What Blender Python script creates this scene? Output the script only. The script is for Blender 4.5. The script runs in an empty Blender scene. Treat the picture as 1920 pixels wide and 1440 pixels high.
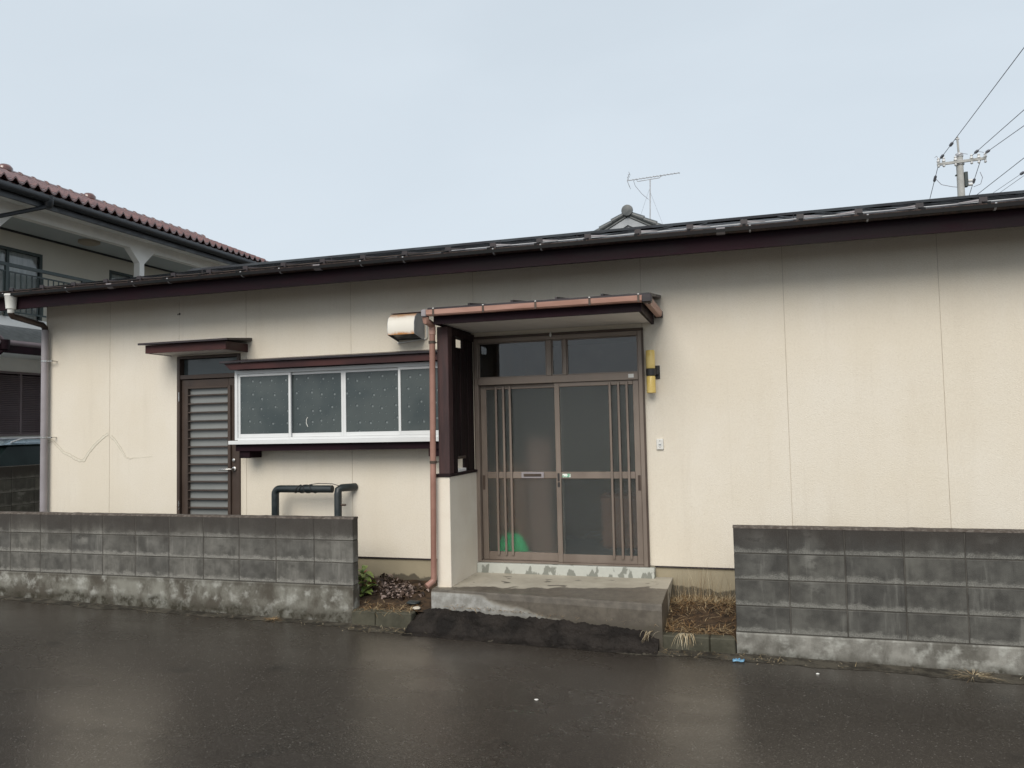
import bpy, bmesh, math, random
from mathutils import Vector, Matrix, noise
random.seed(7)
S = bpy.context.scene
COL = S.collection
PI = math.pi

# ------------------------------------------------------------------ camera, world, sun, exposure
EYE = 1.755
cam_d = bpy.data.cameras.new('camera')
cam = bpy.data.objects.new('camera', cam_d); COL.objects.link(cam)
S.camera = cam
yaw, pitch, roll, FPX = 0.293152, 0.053243, -0.021676, 1450.03
cam_d.sensor_fit = 'HORIZONTAL'; cam_d.sensor_width = 36.0
cam_d.lens = FPX / 1920 * 36.0
cam_d.clip_start = 0.05; cam_d.clip_end = 2000
fw = Vector((-math.sin(yaw)*math.cos(pitch), math.cos(yaw)*math.cos(pitch), math.sin(pitch)))
rt = Vector((math.cos(yaw), math.sin(yaw), 0)); up = rt.cross(fw)
r2 = math.cos(roll)*rt + math.sin(roll)*up; u2 = -math.sin(roll)*rt + math.cos(roll)*up
M = Matrix((r2, u2, -fw)).transposed().to_4x4(); M.translation = Vector((0, -7.2, EYE))
cam.matrix_world = M

SUN_EL, SUN_AZ = math.radians(39), math.radians(180)      # azimuth from +y, clockwise: behind the camera
W = bpy.data.worlds.new('World'); S.world = W; W.use_nodes = True
wt = W.node_tree; wt.nodes.clear()

def nd(nt, t, ins=None, **props):
    n = nt.nodes.new(t)
    for k, v in props.items(): setattr(n, k, v)
    for k, v in (ins or {}).items():
        s = n.inputs[k]
        if isinstance(v, bpy.types.NodeSocket): nt.links.new(v, s)
        elif isinstance(v, (tuple, list)) and len(v) == 3 and s.type == 'RGBA': s.default_value = (*v, 1)
        else: s.default_value = v
    return n
def mixc(nt, f, a, b, blend='MIX'):
    n = nd(nt, 'ShaderNodeMix', {0: f, 6: a, 7: b}, data_type='RGBA', blend_type=blend); return n.outputs[2]
def mth(nt, op, a, b=0.0, clamp=False):
    n = nd(nt, 'ShaderNodeMath', {0: a, 1: b}, operation=op, use_clamp=clamp); return n.outputs[0]
def rng(nt, v, a, b, c=0.0, d=1.0, smooth=True):
    n = nd(nt, 'ShaderNodeMapRange', {'Value': v, 'From Min': a, 'From Max': b, 'To Min': c, 'To Max': d},
           interpolation_type='SMOOTHSTEP' if smooth else 'LINEAR'); return n.outputs[0]
def nz(nt, vec, scale, detail=4.0, rough=0.55, dist=0.0):
    return nd(nt, 'ShaderNodeTexNoise', {'Vector': vec, 'Scale': scale, 'Detail': detail, 'Roughness': rough, 'Distortion': dist}).outputs['Fac']
def vmul(nt, vec, s):
    return nd(nt, 'ShaderNodeVectorMath', {0: vec, 1: s}, operation='MULTIPLY').outputs[0]
def vadd(nt, vec, s):
    return nd(nt, 'ShaderNodeVectorMath', {0: vec, 1: s}, operation='ADD').outputs[0]
def sep(nt, vec): return nd(nt, 'ShaderNodeSeparateXYZ', {0: vec}).outputs

tc = nd(wt, 'ShaderNodeTexCoord')
sky = nd(wt, 'ShaderNodeTexSky', sky_type='NISHITA', sun_disc=False, sun_elevation=SUN_EL, sun_rotation=SUN_AZ,
         air_density=1.0, dust_density=4.0, ozone_density=1.0)
dz = sep(wt, tc.outputs['Generated'])[2]
grad = rng(wt, dz, -0.05, 0.75, smooth=False)
cloud = mixc(wt, grad, (6.70, 7.45, 8.12), (5.45, 6.15, 6.78))            # overcast: brighter low down, greyer overhead
nv = vmul(wt, tc.outputs['Generated'], (1.0, 1.0, 2.6))
cl = nz(wt, nv, 1.7, 5.0, 0.5, 0.4)
cloud = mixc(wt, rng(wt, cl, 0.35, 0.7, 0.0, 0.35), cloud, (7.0, 7.72, 8.35))
mixed = mixc(wt, 0.92, sky.outputs[0], cloud)
bg = nd(wt, 'ShaderNodeBackground', {'Color': mixed, 'Strength': 0.066})
wo = nd(wt, 'ShaderNodeOutputWorld', {'Surface': bg.outputs[0]})

sl = bpy.data.lights.new('sun', 'SUN'); sl.energy = 1.5; sl.angle = math.radians(38); sl.color = (1.0, 0.94, 0.855)
sun = bpy.data.objects.new('sun', sl); COL.objects.link(sun)
sd = Vector((math.sin(SUN_AZ)*math.cos(SUN_EL), math.cos(SUN_AZ)*math.cos(SUN_EL), math.sin(SUN_EL)))
sun.rotation_euler = sd.to_track_quat('Z', 'Y').to_euler(); sun.location = (0, -10, 12)

S.view_settings.view_transform = 'Standard'; S.view_settings.look = 'None'
S.view_settings.exposure = 0.79; S.view_settings.gamma = 1.0; S.view_settings.use_curve_mapping = False
S.render.resolution_x, S.render.resolution_y = 1024, 768

# ------------------------------------------------------------------ mesh helpers
WPOS = {}
class MB:
    def __init__(s): s.v = []; s.f = []; s.smooth = False
    def add(s, vs, fs):
        b = len(s.v); s.v += [tuple(p) for p in vs]; s.f += [tuple(i+b for i in f) for f in fs]; return s
    def box(s, x0, x1, y0, y1, z0, z1):
        x0, x1 = min(x0, x1), max(x0, x1); y0, y1 = min(y0, y1), max(y0, y1); z0, z1 = min(z0, z1), max(z0, z1)
        return s.add([(x0,y0,z0),(x1,y0,z0),(x1,y1,z0),(x0,y1,z0),(x0,y0,z1),(x1,y0,z1),(x1,y1,z1),(x0,y1,z1)],
                     [(0,3,2,1),(4,5,6,7),(0,1,5,4),(1,2,6,5),(2,3,7,6),(3,0,4,7)])
    def prism(s, prof, axis, a, b):
        n = len(prof)
        def p(q, t): return {'x': (t, q[0], q[1]), 'y': (q[0], t, q[1]), 'z': (q[0], q[1], t)}[axis]
        vs = [p(q, a) for q in prof] + [p(q, b) for q in prof]
        fs = [(i, (i+1) % n, n+(i+1) % n, n+i) for i in range(n)] + [tuple(range(n))[::-1], tuple(range(n, 2*n))]
        return s.add(vs, fs)
    def hexa(s, p): return s.add(p, [(0,3,2,1),(4,5,6,7),(0,1,5,4),(1,2,6,5),(2,3,7,6),(3,0,4,7)])
    def tube(s, pts, r, seg=10, caps=True):
        pts = [Vector(p) for p in pts]; n = len(pts); rs = r if isinstance(r, (list, tuple)) else [r]*n
        rings = []; nrm = None
        for i, p in enumerate(pts):
            d = (pts[min(i+1, n-1)] - pts[max(i-1, 0)]).normalized()
            if nrm is None:
                a = Vector((0,0,1)) if abs(d.z) < .9 else Vector((1,0,0)); nrm = d.cross(a).normalized()
            else: nrm = (nrm - d*nrm.dot(d)).normalized()
            bn = d.cross(nrm)
            rings.append([p + rs[i]*(math.cos(2*PI*k/seg)*nrm + math.sin(2*PI*k/seg)*bn) for k in range(seg)])
        b = [q for R in rings for q in R]
        fs = [(i*seg+k, i*seg+(k+1) % seg, (i+1)*seg+(k+1) % seg, (i+1)*seg+k) for i in range(n-1) for k in range(seg)]
        if caps: fs += [tuple(range(seg))[::-1], tuple(range((n-1)*seg, n*seg))]
        return s.add(b, fs)
    def lathe(s, c, prof, seg=16, axis='z'):
        vs = []; n = len(prof)
        for r, h in prof:
            for k in range(seg):
                a = 2*PI*k/seg; q = (r*math.cos(a), r*math.sin(a), h)
                if axis == 'y': q = (q[0], q[2], q[1])
                if axis == 'x': q = (q[2], q[0], q[1])
                vs.append((c[0]+q[0], c[1]+q[1], c[2]+q[2]))
        fs = [(i*seg+k, i*seg+(k+1) % seg, (i+1)*seg+(k+1) % seg, (i+1)*seg+k) for i in range(n-1) for k in range(seg)]
        fs += [tuple(range(seg))[::-1], tuple(range((n-1)*seg, n*seg))]
        return s.add(vs, fs)
    def build(s, name, mat, parent=None, bevel=0.0, smooth=False, kind=None, origin=None, label=None, segs=1):
        me = bpy.data.meshes.new(name)
        lo = [min(v[i] for v in s.v) for i in range(3)]; hi = [max(v[i] for v in s.v) for i in range(3)]
        c = Vector(origin) if origin else Vector(((lo[0]+hi[0])/2, (lo[1]+hi[1])/2, lo[2] if parent is None else (lo[2]+hi[2])/2))
        me.from_pydata([tuple(Vector(v)-c) for v in s.v], [], s.f)
        bm = bmesh.new(); bm.from_mesh(me)
        bmesh.ops.recalc_face_normals(bm, faces=bm.faces)
        if bevel:
            es = [e for e in bm.edges if len(e.link_faces) == 2 and e.calc_face_angle(0) > 0.6]
            bmesh.ops.bevel(bm, geom=es, offset=bevel, segments=segs, affect='EDGES', profile=0.5, clamp_overlap=True)
        bm.to_mesh(me); bm.free()
        if smooth:
            for p in me.polygons: p.use_smooth = True
            me.set_sharp_from_angle(angle=0.7)
        if mat: me.materials.append(mat)
        o = bpy.data.objects.new(name, me); COL.objects.link(o)
        place(o, c, parent)
        if kind: o['kind'] = kind
        if label: o['label'] = label
        return o
def place(o, c, parent):
    c = Vector(c); WPOS[o.name] = c
    if parent: o.parent = parent; o.location = c - WPOS[parent.name]
    else: o.location = c
def B(x0, x1, y0, y1, z0, z1): return MB().box(x0, x1, y0, y1, z0, z1)
def thing(name, loc, label, cat, group=None):
    o = bpy.data.objects.new(name, None); COL.objects.link(o); o.empty_display_size = .2
    place(o, loc, None); return tag(o, label, cat, group)
def tag(o, label, cat, group=None):
    o['label'] = label; o['category'] = cat
    if group: o['group'] = group
    return o
def inst(src, name, loc, parent, rot=None):
    o = src.copy(); o.name = name; COL.objects.link(o); o.parent = None; place(o, loc, parent)
    if rot: o.rotation_euler = rot
    return o
def cells(xr, zr, holes):
    """rectangle minus rectangular holes, as non-overlapping cells"""
    out = [(xr[0], xr[1], zr[0], zr[1])]
    for hx0, hx1, hz0, hz1 in holes:
        nx = []
        for a, b, c, d in out:
            if hx1 <= a or hx0 >= b or hz1 <= c or hz0 >= d: nx.append((a, b, c, d)); continue
            if hx0 > a: nx.append((a, hx0, c, d))
            if hx1 < b: nx.append((hx1, b, c, d))
            m0, m1 = max(a, hx0), min(b, hx1)
            if hz0 > c: nx.append((m0, m1, c, hz0))
            if hz1 < d: nx.append((m0, m1, hz1, d))
        out = nx
    return out
def gz(x): return -0.0165*(max(-30, min(30, x))+2.3)

# ------------------------------------------------------------------ materials
MATS = {}
def newmat(name):
    m = bpy.data.materials.new(name); m.use_nodes = True; nt = m.node_tree; nt.nodes.clear()
    o = nt.nodes.new('ShaderNodeOutputMaterial'); p = nt.nodes.new('ShaderNodeBsdfPrincipled')
    nt.links.new(p.outputs[0], o.inputs[0]); g = nt.nodes.new('ShaderNodeNewGeometry'); MATS[name] = m
    return m, nt, p, g.outputs['Position']
def setp(nt, p, **kw):
    for k, v in kw.items():
        k = {'col': 'Base Color', 'rough': 'Roughness', 'metal': 'Metallic', 'spec': 'Specular IOR Level', 'normal': 'Normal',
             'coat': 'Coat Weight', 'coatr': 'Coat Roughness', 'trans': 'Transmission Weight', 'ior': 'IOR', 'emit': 'Emission Color', 'emits': 'Emission Strength'}[k]
        s = p.inputs[k]
        if isinstance(v, bpy.types.NodeSocket): nt.links.new(v, s)
        elif isinstance(v, tuple) and len(v) == 3: s.default_value = (*v, 1)
        else: s.default_value = v
def bump(nt, h, strength=0.3, dist=0.01, prev=None):
    ins = {'Height': h, 'Strength': strength, 'Distance': dist}
    if prev is not None: ins['Normal'] = prev
    return nd(nt, 'ShaderNodeBump', ins).outputs[0]
def pm(name, c1, c2, scale=3.0, stretch=(1,1,1), rough=0.6, metal=0.0, bs=0.0, bscale=60.0, bstretch=None, lo=0.35, hi=0.65, coat=0.0, spec=0.5, rvar=0.1):
    m, nt, p, P = newmat(name)
    v = vmul(nt, P, stretch); f = rng(nt, nz(nt, v, scale, 6.0, 0.6), lo, hi)
    setp(nt, p, col=mixc(nt, f, c1, c2), rough=rng(nt, f, 0, 1, max(.03, rough-rvar), rough+rvar), metal=metal, coat=coat, spec=spec)
    if bs: setp(nt, p, normal=bump(nt, nz(nt, vmul(nt, P, bstretch or (1,1,1)), bscale, 3.0, 0.6), bs, 0.004))
    return m

# siding: cream sprayed cement panels
m, nt, p, P = newmat('siding')
x, y, z = sep(nt, P)
f1 = nz(nt, vmul(nt, P, (0.7, 1, 0.5)), 1.3, 5.0, 0.6)
f2 = nz(nt, vmul(nt, P, (2.2, 1, 0.3)), 2.2, 5.0, 0.65)
f3 = nz(nt, P, 55.0, 3.0, 0.6)
c = mixc(nt, rng(nt, f1, .35, .68), (0.72, 0.655, 0.545), (0.755, 0.70, 0.605))
c = mixc(nt, rng(nt, f2, .5, .85, 0, .22), c, (0.52, 0.45, 0.36))
dr = nz(nt, vmul(nt, P, (9.0, 1, 0.22)), 2.0, 5.0, 0.7)
c = mixc(nt, rng(nt, dr, .55, .8, 0, .16), c, (0.46, 0.40, 0.32))
c = mixc(nt, rng(nt, f3, .4, .75, 0, .12), c, (0.45, 0.39, 0.31))
spots = nd(nt, 'ShaderNodeTexVoronoi', {'Vector': P, 'Scale': 1.9}, feature='F1').outputs['Distance']
c = mixc(nt, rng(nt, spots, .012, .02, .5, 0.0), c, (0.18, 0.14, 0.10))
hb = nz(nt, vmul(nt, P, (1.0, 1, 2.6)), 75.0, 3.0, 0.6)
setp(nt, p, col=c, rough=0.82, spec=0.3, normal=bump(nt, hb, .8, .006))

m, nt, p, P = newmat('foundation')
f1 = nz(nt, P, 4.0, 6.0, .6); z = sep(nt, P)[2]
wet = mth(nt, 'ADD', z, mth(nt, 'MULTIPLY', nz(nt, vmul(nt, P, (1.4, 1, 1)), 2.5, 5.0, .6), -.25))
c = mixc(nt, f1, (0.36, 0.31, 0.215), (0.26, 0.225, 0.155))
c = mixc(nt, rng(nt, wet, .125, .145, 1, 0), c, (0.10, 0.085, 0.06))
setp(nt, p, col=c, rough=.8, normal=bump(nt, nz(nt, P, 40.0), .3, .004))

pm('stucco', (0.76, 0.70, 0.60), (0.70, 0.63, 0.53), 2.0, rough=.85, bs=.7, bscale=70.0, spec=.3)
pm('soffit', (0.82, 0.79, 0.76), (0.76, 0.73, 0.70), 2.0, rough=.7)
pm('dark_metal', (0.018, 0.013, 0.015), (0.032, 0.022, 0.025), 2.5, (1, 3, 3), rough=.42, bs=.05)
pm('roof_metal', (0.008, 0.009, 0.009), (0.014, 0.012, 0.013), 1.5, rough=.5, spec=.12)
pm('fascia_paint', (0.009, 0.004, 0.006), (0.020, 0.008, 0.012), 1.4, (1, 2, 4), rough=.6, bs=.1, spec=.12)
pm('brown_fascia', (0.034, 0.011, 0.011), (0.058, 0.020, 0.019), 1.8, (1, 2, 4), rough=.55, bs=.1, spec=.3)
pm('post_wood', (0.030, 0.013, 0.013), (0.060, 0.028, 0.027), 7.0, (3, 3, .35), rough=.6, bs=.4, bscale=30.0, bstretch=(4, 4, .3))
pm('screen_wood', (0.008, 0.004, 0.004), (0.020, 0.009, 0.010), 7.0, (3, 3, .35), rough=.7, spec=.25, bs=.4, bscale=30.0, bstretch=(4, 4, .3))
pm('bronze', (0.20, 0.160, 0.132), (0.235, 0.192, 0.16), 4.0, (1, 1, .4), rough=.42, metal=.35)
pm('bronze_dark', (0.055, 0.038, 0.028), (0.08, 0.055, 0.042), 4.0, rough=.45, metal=.2)
pm('door_brown', (0.055, 0.037, 0.028), (0.070, 0.048, 0.037), 5.0, (1, 1, .4), rough=.45, metal=.15)
pm('slat_brown', (0.060, 0.043, 0.034), (0.08, 0.058, 0.047), 5.0, rough=.4, metal=.2)
pm('aluminium', (0.70, 0.71, 0.71), (0.66, 0.67, 0.67), 3.0, rough=.4, metal=.0, rvar=.02)
pm('steel', (0.55, 0.54, 0.52), (0.45, 0.44, 0.42), 20.0, rough=.3, metal=.9)
pm('galvanised', (0.50, 0.51, 0.52), (0.40, 0.40, 0.42), 8.0, rough=.4, metal=.1)
pm('black_metal', (0.015, 0.014, 0.014), (0.025, 0.023, 0.023), 6.0, rough=.4)
pm('copper_gutter', (0.34, 0.185, 0.14), (0.46, 0.265, 0.21), 3.0, (.6, 1, 3), rough=.4)
pm('copper_pipe', (0.24, 0.12, 0.088), (0.38, 0.21, 0.165), 1.3, (1, 1, 1.2), rough=.42)
pm('grey_pipe', (0.32, 0.295, 0.31), (0.26, 0.24, 0.25), 3.0, rough=.5)
pm('white_plastic', (0.74, 0.73, 0.69), (0.66, 0.65, 0.61), 9.0, rough=.4)
pm('black_pipe', (0.012, 0.018, 0.020), (0.024, 0.031, 0.032), 8.0, (1, 1, 1), rough=.45, bs=.3, bscale=45.0)
pm('mortar', (0.040, 0.036, 0.030), (0.085, 0.078, 0.068), 6.0, rough=.9, bs=.5)
pm('soil', (0.026, 0.017, 0.011), (0.075, 0.048, 0.029), 14.0, rough=.9, bs=1.0, bscale=55.0, spec=.25)
pm('straw', (0.34, 0.25, 0.14), (0.50, 0.40, 0.255), 25.0, rough=.8, spec=.2)
pm('straw_orange', (0.20, 0.105, 0.04), (0.36, 0.235, 0.115), 30.0, rough=.8, spec=.2)
pm('dead_leaf', (0.035, 0.022, 0.017), (0.24, 0.17, 0.14), 40.0, rough=.6, lo=.3, hi=.75)
pm('leaf_green', (0.12, 0.20, 0.045), (0.30, 0.36, 0.10), 22.0, rough=.45)
pm('leaf_red', (0.30, 0.085, 0.045), (0.36, 0.17, 0.08), 22.0, rough=.5)
pm('stem', (0.12, 0.13, 0.05), (0.16, 0.12, 0.05), 22.0, rough=.6)
pm('pebble', (0.62, 0.57, 0.48), (0.50, 0.45, 0.37), 30.0, rough=.7)
pm('blue_plastic', (0.07, 0.22, 0.38), (0.20, 0.38, 0.52), 50.0, rough=.35)
pm('kerb_stone', (0.036, 0.034, 0.020), (0.075, 0.070, 0.048), 6.0, rough=.75, bs=.6, bscale=50.0)
pm('sealant', (0.44, 0.385, 0.31), (0.56, 0.50, 0.41), 2.0, rough=.8)
pm('caulk', (0.70, 0.655, 0.55), (0.62, 0.57, 0.47), 20.0, rough=.7, bs=.5)
pm('caulk_edge', (0.45, 0.395, 0.31), (0.52, 0.46, 0.37), 20.0, rough=.8)
pm('green_fabric', (0.0, 0.55, 0.19), (0.0, 0.62, 0.24), 5.0, rough=.6)
pm('interior', (0.16, 0.125, 0.095), (0.20, 0.155, 0.12), 3.0, rough=.8)
pm('interior_floor', (0.14, 0.14, 0.145), (0.18, 0.18, 0.185), 3.0, rough=.6)
pm('cabinet_wood', (0.27, 0.125, 0.08), (0.34, 0.17, 0.115), 4.0, (4, 4, .5), rough=.5)
pm('pink_cloth', (0.33, 0.19, 0.16), (0.27, 0.15, 0.125), 5.0, rough=.8)
pm('red_tile', (0.10, 0.034, 0.026), (0.165, 0.068, 0.055), 7.0, rough=.14, coat=.9)
pm('neighbour_white', (0.84, 0.83, 0.80), (0.76, 0.755, 0.73), 1.5, rough=.8, bs=.2)
pm('neighbour_ceiling', (0.40, 0.44, 0.45), (0.45, 0.48, 0.49), 1.5, rough=.8)
pm('neighbour_beige', (0.52, 0.49, 0.42), (0.56, 0.53, 0.46), 1.5, rough=.85)
pm('rail_green', (0.022, 0.035, 0.035), (0.035, 0.05, 0.05), 4.0, rough=.45)
pm('dark_gutter', (0.012, 0.014, 0.017), (0.022, 0.024, 0.028), 3.0, rough=.4)
pm('shutter', (0.15, 0.115, 0.122), (0.19, 0.15, 0.158), 3.0, rough=.5)
pm('curtain', (0.62, 0.62, 0.58), (0.45, 0.47, 0.44), 12.0, (1, 1, .1), rough=.9)
pm('dark_tile', (0.060, 0.068, 0.070), (0.10, 0.108, 0.11), 8.0, rough=.4)
pm('grey_board', (0.36, 0.38, 0.40), (0.30, 0.32, 0.34), 3.0, rough=.6)
pm('tan_wall', (0.33, 0.28, 0.22), (0.37, 0.32, 0.26), 3.0, rough=.8)
pm('pole_concrete', (0.42, 0.42, 0.40), (0.34, 0.34, 0.325), 3.0, rough=.8)
pm('porcelain', (0.7, 0.7, 0.69), (0.6, 0.6, 0.6), 8.0, rough=.25)
pm('wire', (0.22, 0.22, 0.25), (0.26, 0.26, 0.29), 8.0, rough=.6)
pm('car_paint', (0.20, 0.27, 0.32), (0.22, 0.29, 0.34), 2.0, rough=.25, metal=.4, coat=.8)
pm('rubber', (0.02, 0.02, 0.02), (0.03, 0.03, 0.03), 8.0, rough=.8)
pm('dark_glass', (0.006, 0.010, 0.010), (0.01, 0.016, 0.016), 2.0, rough=.12, spec=.12)
pm('grey_glass', (0.055, 0.068, 0.07), (0.075, 0.09, 0.092), 2.0, rough=.16, spec=.5)
pm('frosted_pane', (0.215, 0.225, 0.22), (0.235, 0.245, 0.24), 2.0, rough=.35, spec=.4, rvar=.03)
pm('lamp_amber', (0.68, 0.49, 0.13), (0.76, 0.58, 0.22), 6.0, rough=.35)
pm('ground_far', (0.11, 0.10, 0.085), (0.075, 0.072, 0.055), .6, rough=.9)
pm('fascia_streak', (0.018, 0.012, 0.011), (0.075, 0.048, 0.038), 4.0, (9, 1, .3), rough=.42, lo=.3, hi=.7, spec=.35)

def islandmat(name, cols, rough=.7):
    m, nt, p, P = newmat(name)
    r = nd(nt, 'ShaderNodeNewGeometry').outputs['Random Per Island']; c = cols[0]; k = len(cols)
    for i in range(1, k): c = mixc(nt, rng(nt, r, (i-.6)/k, (i+.4)/k), c, cols[i])
    c = mixc(nt, rng(nt, nz(nt, P, 60.0), .3, .7, 0, .35), c, tuple(q*.5 for q in cols[0]))
    setp(nt, p, col=c, rough=rough, spec=.3)
islandmat('straw', [(0.20, 0.135, 0.07), (0.44, 0.34, 0.20), (0.62, 0.53, 0.37)])
islandmat('straw_orange', [(0.065, 0.038, 0.018), (0.24, 0.13, 0.05), (0.40, 0.25, 0.115), (0.55, 0.43, 0.26)])
islandmat('dead_leaf', [(0.022, 0.014, 0.010), (0.060, 0.038, 0.028), (0.13, 0.09, 0.070), (0.36, 0.28, 0.25)], .6)
# clear and frosted glass of the entrance
def glass(name, rough, col, bs=0.0, bscale=10.0, vor=False, tr=1.0):
    m, nt, p, P = newmat(name)
    setp(nt, p, col=col, rough=rough, trans=tr, ior=1.48)
    if bs:
        if vor:
            h = nd(nt, 'ShaderNodeTexVoronoi', {'Vector': vadd(nt, vmul(nt, P, (1, 1, 1.7)), (0, 0, 0)), 'Scale': bscale}, feature='DISTANCE_TO_EDGE').outputs['Distance']
            h = rng(nt, h, 0, .12)
        else: h = nz(nt, P, bscale, 2.0)
        setp(nt, p, normal=bump(nt, h, bs, .004))
    return m
glass('frosted_glass', .30, (0.74, 0.80, 0.77), .12, 120.0, tr=.976)
glass('figured_glass', .10, (0.74, 0.80, 0.78), 0.2, 11.0, True, tr=.98)
glass('clear_glass', .015, (0.85, 0.88, 0.90))

# kitchen glass: misted pane with a scattered star print
m, nt, p, P = newmat('star_glass')
g = nd(nt, 'ShaderNodeCombineXYZ', {0: sep(nt, P)[0], 1: sep(nt, P)[2], 2: 0.0}).outputs[0]
f = nz(nt, P, 2.2, 3.0)
c = mixc(nt, rng(nt, f, .35, .65), (0.046, 0.060, 0.062), (0.070, 0.084, 0.083))
for sc, a, b, k, off in ((7.2, .09, .14, .6, (0, 0, 0)), (12.0, .06, .11, .35, (3.1, 1.7, 0))):
    d = nd(nt, 'ShaderNodeTexVoronoi', {'Vector': vadd(nt, g, off), 'Scale': sc, 'Randomness': .45}, feature='F1', voronoi_dimensions='2D').outputs['Distance']
    d2 = nd(nt, 'ShaderNodeTexVoronoi', {'Vector': vadd(nt, g, (off[0]+.006, off[1]-.005, 0)), 'Scale': sc, 'Randomness': .45}, feature='F1', voronoi_dimensions='2D').outputs['Distance']
    c = mixc(nt, rng(nt, d2, a, b, k*.8, 0), c, (0.020, 0.027, 0.03))
    c = mixc(nt, rng(nt, d, a*.55, b*.7, k, 0), c, (0.24, 0.27, 0.27))
setp(nt, p, col=c, rough=.22, spec=.5, normal=bump(nt, nz(nt, P, 160.0, 2.0), .06, .003))

# weathered concrete block (local coordinates keep stains inside the block)
def blockmat(name, dark, mid, light, topz, pk=.45):
    m, nt, p, P = newmat(name)
    to = nd(nt, 'ShaderNodeTexCoord').outputs['Object']; oi = nd(nt, 'ShaderNodeObjectInfo')
    rnd = oi.outputs['Random']; lx, ly, lz = sep(nt, to)
    v = vadd(nt, to, nd(nt, 'ShaderNodeCombineXYZ', {0: mth(nt, 'MULTIPLY', rnd, 37.0), 1: mth(nt, 'MULTIPLY', rnd, 11.0), 2: 0.0}).outputs[0])
    n1 = nz(nt, v, 7.0, 5.0, .6); n2 = nz(nt, vmul(nt, v, (1, 1, 1.6)), 11.0, 4.0, .6); n3 = nz(nt, P, 160.0, 3.0, .7)
    c = mixc(nt, rng(nt, n1, .3, .7), dark, mid)
    c = mixc(nt, 1.0, c, nd(nt, 'ShaderNodeCombineColor', {0: rng(nt, mth(nt, 'FRACT', mth(nt, 'MULTIPLY', rnd, 5.1)), 0, 1, .72, 1.22, False), 1: rng(nt, mth(nt, 'FRACT', mth(nt, 'MULTIPLY', rnd, 5.1)), 0, 1, .73, 1.22, False), 2: rng(nt, mth(nt, 'FRACT', mth(nt, 'MULTIPLY', rnd, 5.1)), 0, 1, .75, 1.2, False)}).outputs[0], 'MULTIPLY')
    # bloom: a light patch in the middle of many blocks, stronger for some
    ax = mth(nt, 'ABSOLUTE', mth(nt, 'ADD', lx, mth(nt, 'MULTIPLY', mth(nt, 'SUBTRACT', rnd, .5), .12)))
    patch = mth(nt, 'MULTIPLY', rng(nt, ax, .03, mth(nt, 'ADD', .08, mth(nt, 'MULTIPLY', mth(nt, 'FRACT', mth(nt, 'MULTIPLY', rnd, 7.3)), .10)), 1, 0), rng(nt, lz, mth(nt, 'SUBTRACT', mth(nt, 'MULTIPLY', mth(nt, 'FRACT', mth(nt, 'MULTIPLY', rnd, 13.7)), .10), .10), .05, 0, 1))
    patch = mth(nt, 'MULTIPLY', patch, rng(nt, n2, .38, .56))
    patch = mth(nt, 'MULTIPLY', patch, rng(nt, rnd, .45, .95, 0, pk))
    c = mixc(nt, patch, c, light)
    big = nz(nt, vmul(nt, P, (1, 1, .55)), 2.3, 6.0, .65); drip = nz(nt, vmul(nt, P, (1, 1, .12)), 9.0, 5.0, .65)
    c = mixc(nt, rng(nt, big, .45, .7, 0, .55), c, dark)
    c = mixc(nt, rng(nt, drip, .52, .72, 0, .45), c, tuple(q*.55 for q in dark))
    c = mixc(nt, rng(nt, drip, .46, .30, 0, .35), c, light)
    # lime along the lower edge
    low = mth(nt, 'MULTIPLY', rng(nt, mth(nt, 'ADD', lz, mth(nt, 'MULTIPLY', mth(nt, 'SUBTRACT', n2, .5), .12)), -.085, -.045, 1, 0), rng(nt, n3, .35, .65, .1, 1.0))
    c = mixc(nt, low, c, light)
    # moss and soot creeping down from the top of the wall
    z = sep(nt, P)[2]
    n4 = nz(nt, vmul(nt, P, (1, 1, .6)), 5.0, 6.0, .65)
    top = rng(nt, mth(nt, 'ADD', z, mth(nt, 'MULTIPLY', n4, .26)), topz-.15, topz+.06)
    c = mixc(nt, mth(nt, 'MULTIPLY', top, .85), c, (0.026, 0.020, 0.016))
    c = mixc(nt, rng(nt, n3, .3, .7, 0, .22), c, mid)
    setp(nt, p, col=c, rough=rng(nt, n1, .3, .7, .55, .8), spec=.35, normal=bump(nt, n3, .5, .004))
    return m
blockmat('block', (0.056, 0.053, 0.046), (0.150, 0.143, 0.128), (0.31, 0.30, 0.27), .955)
blockmat('block_dark', (0.040, 0.038, 0.034), (0.100, 0.097, 0.087), (0.25, 0.245, 0.22), .985)
blockmat('block_old', (0.060, 0.056, 0.046), (0.11, 0.104, 0.088), (0.25, 0.24, 0.21), 1.32, .9)

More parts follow.
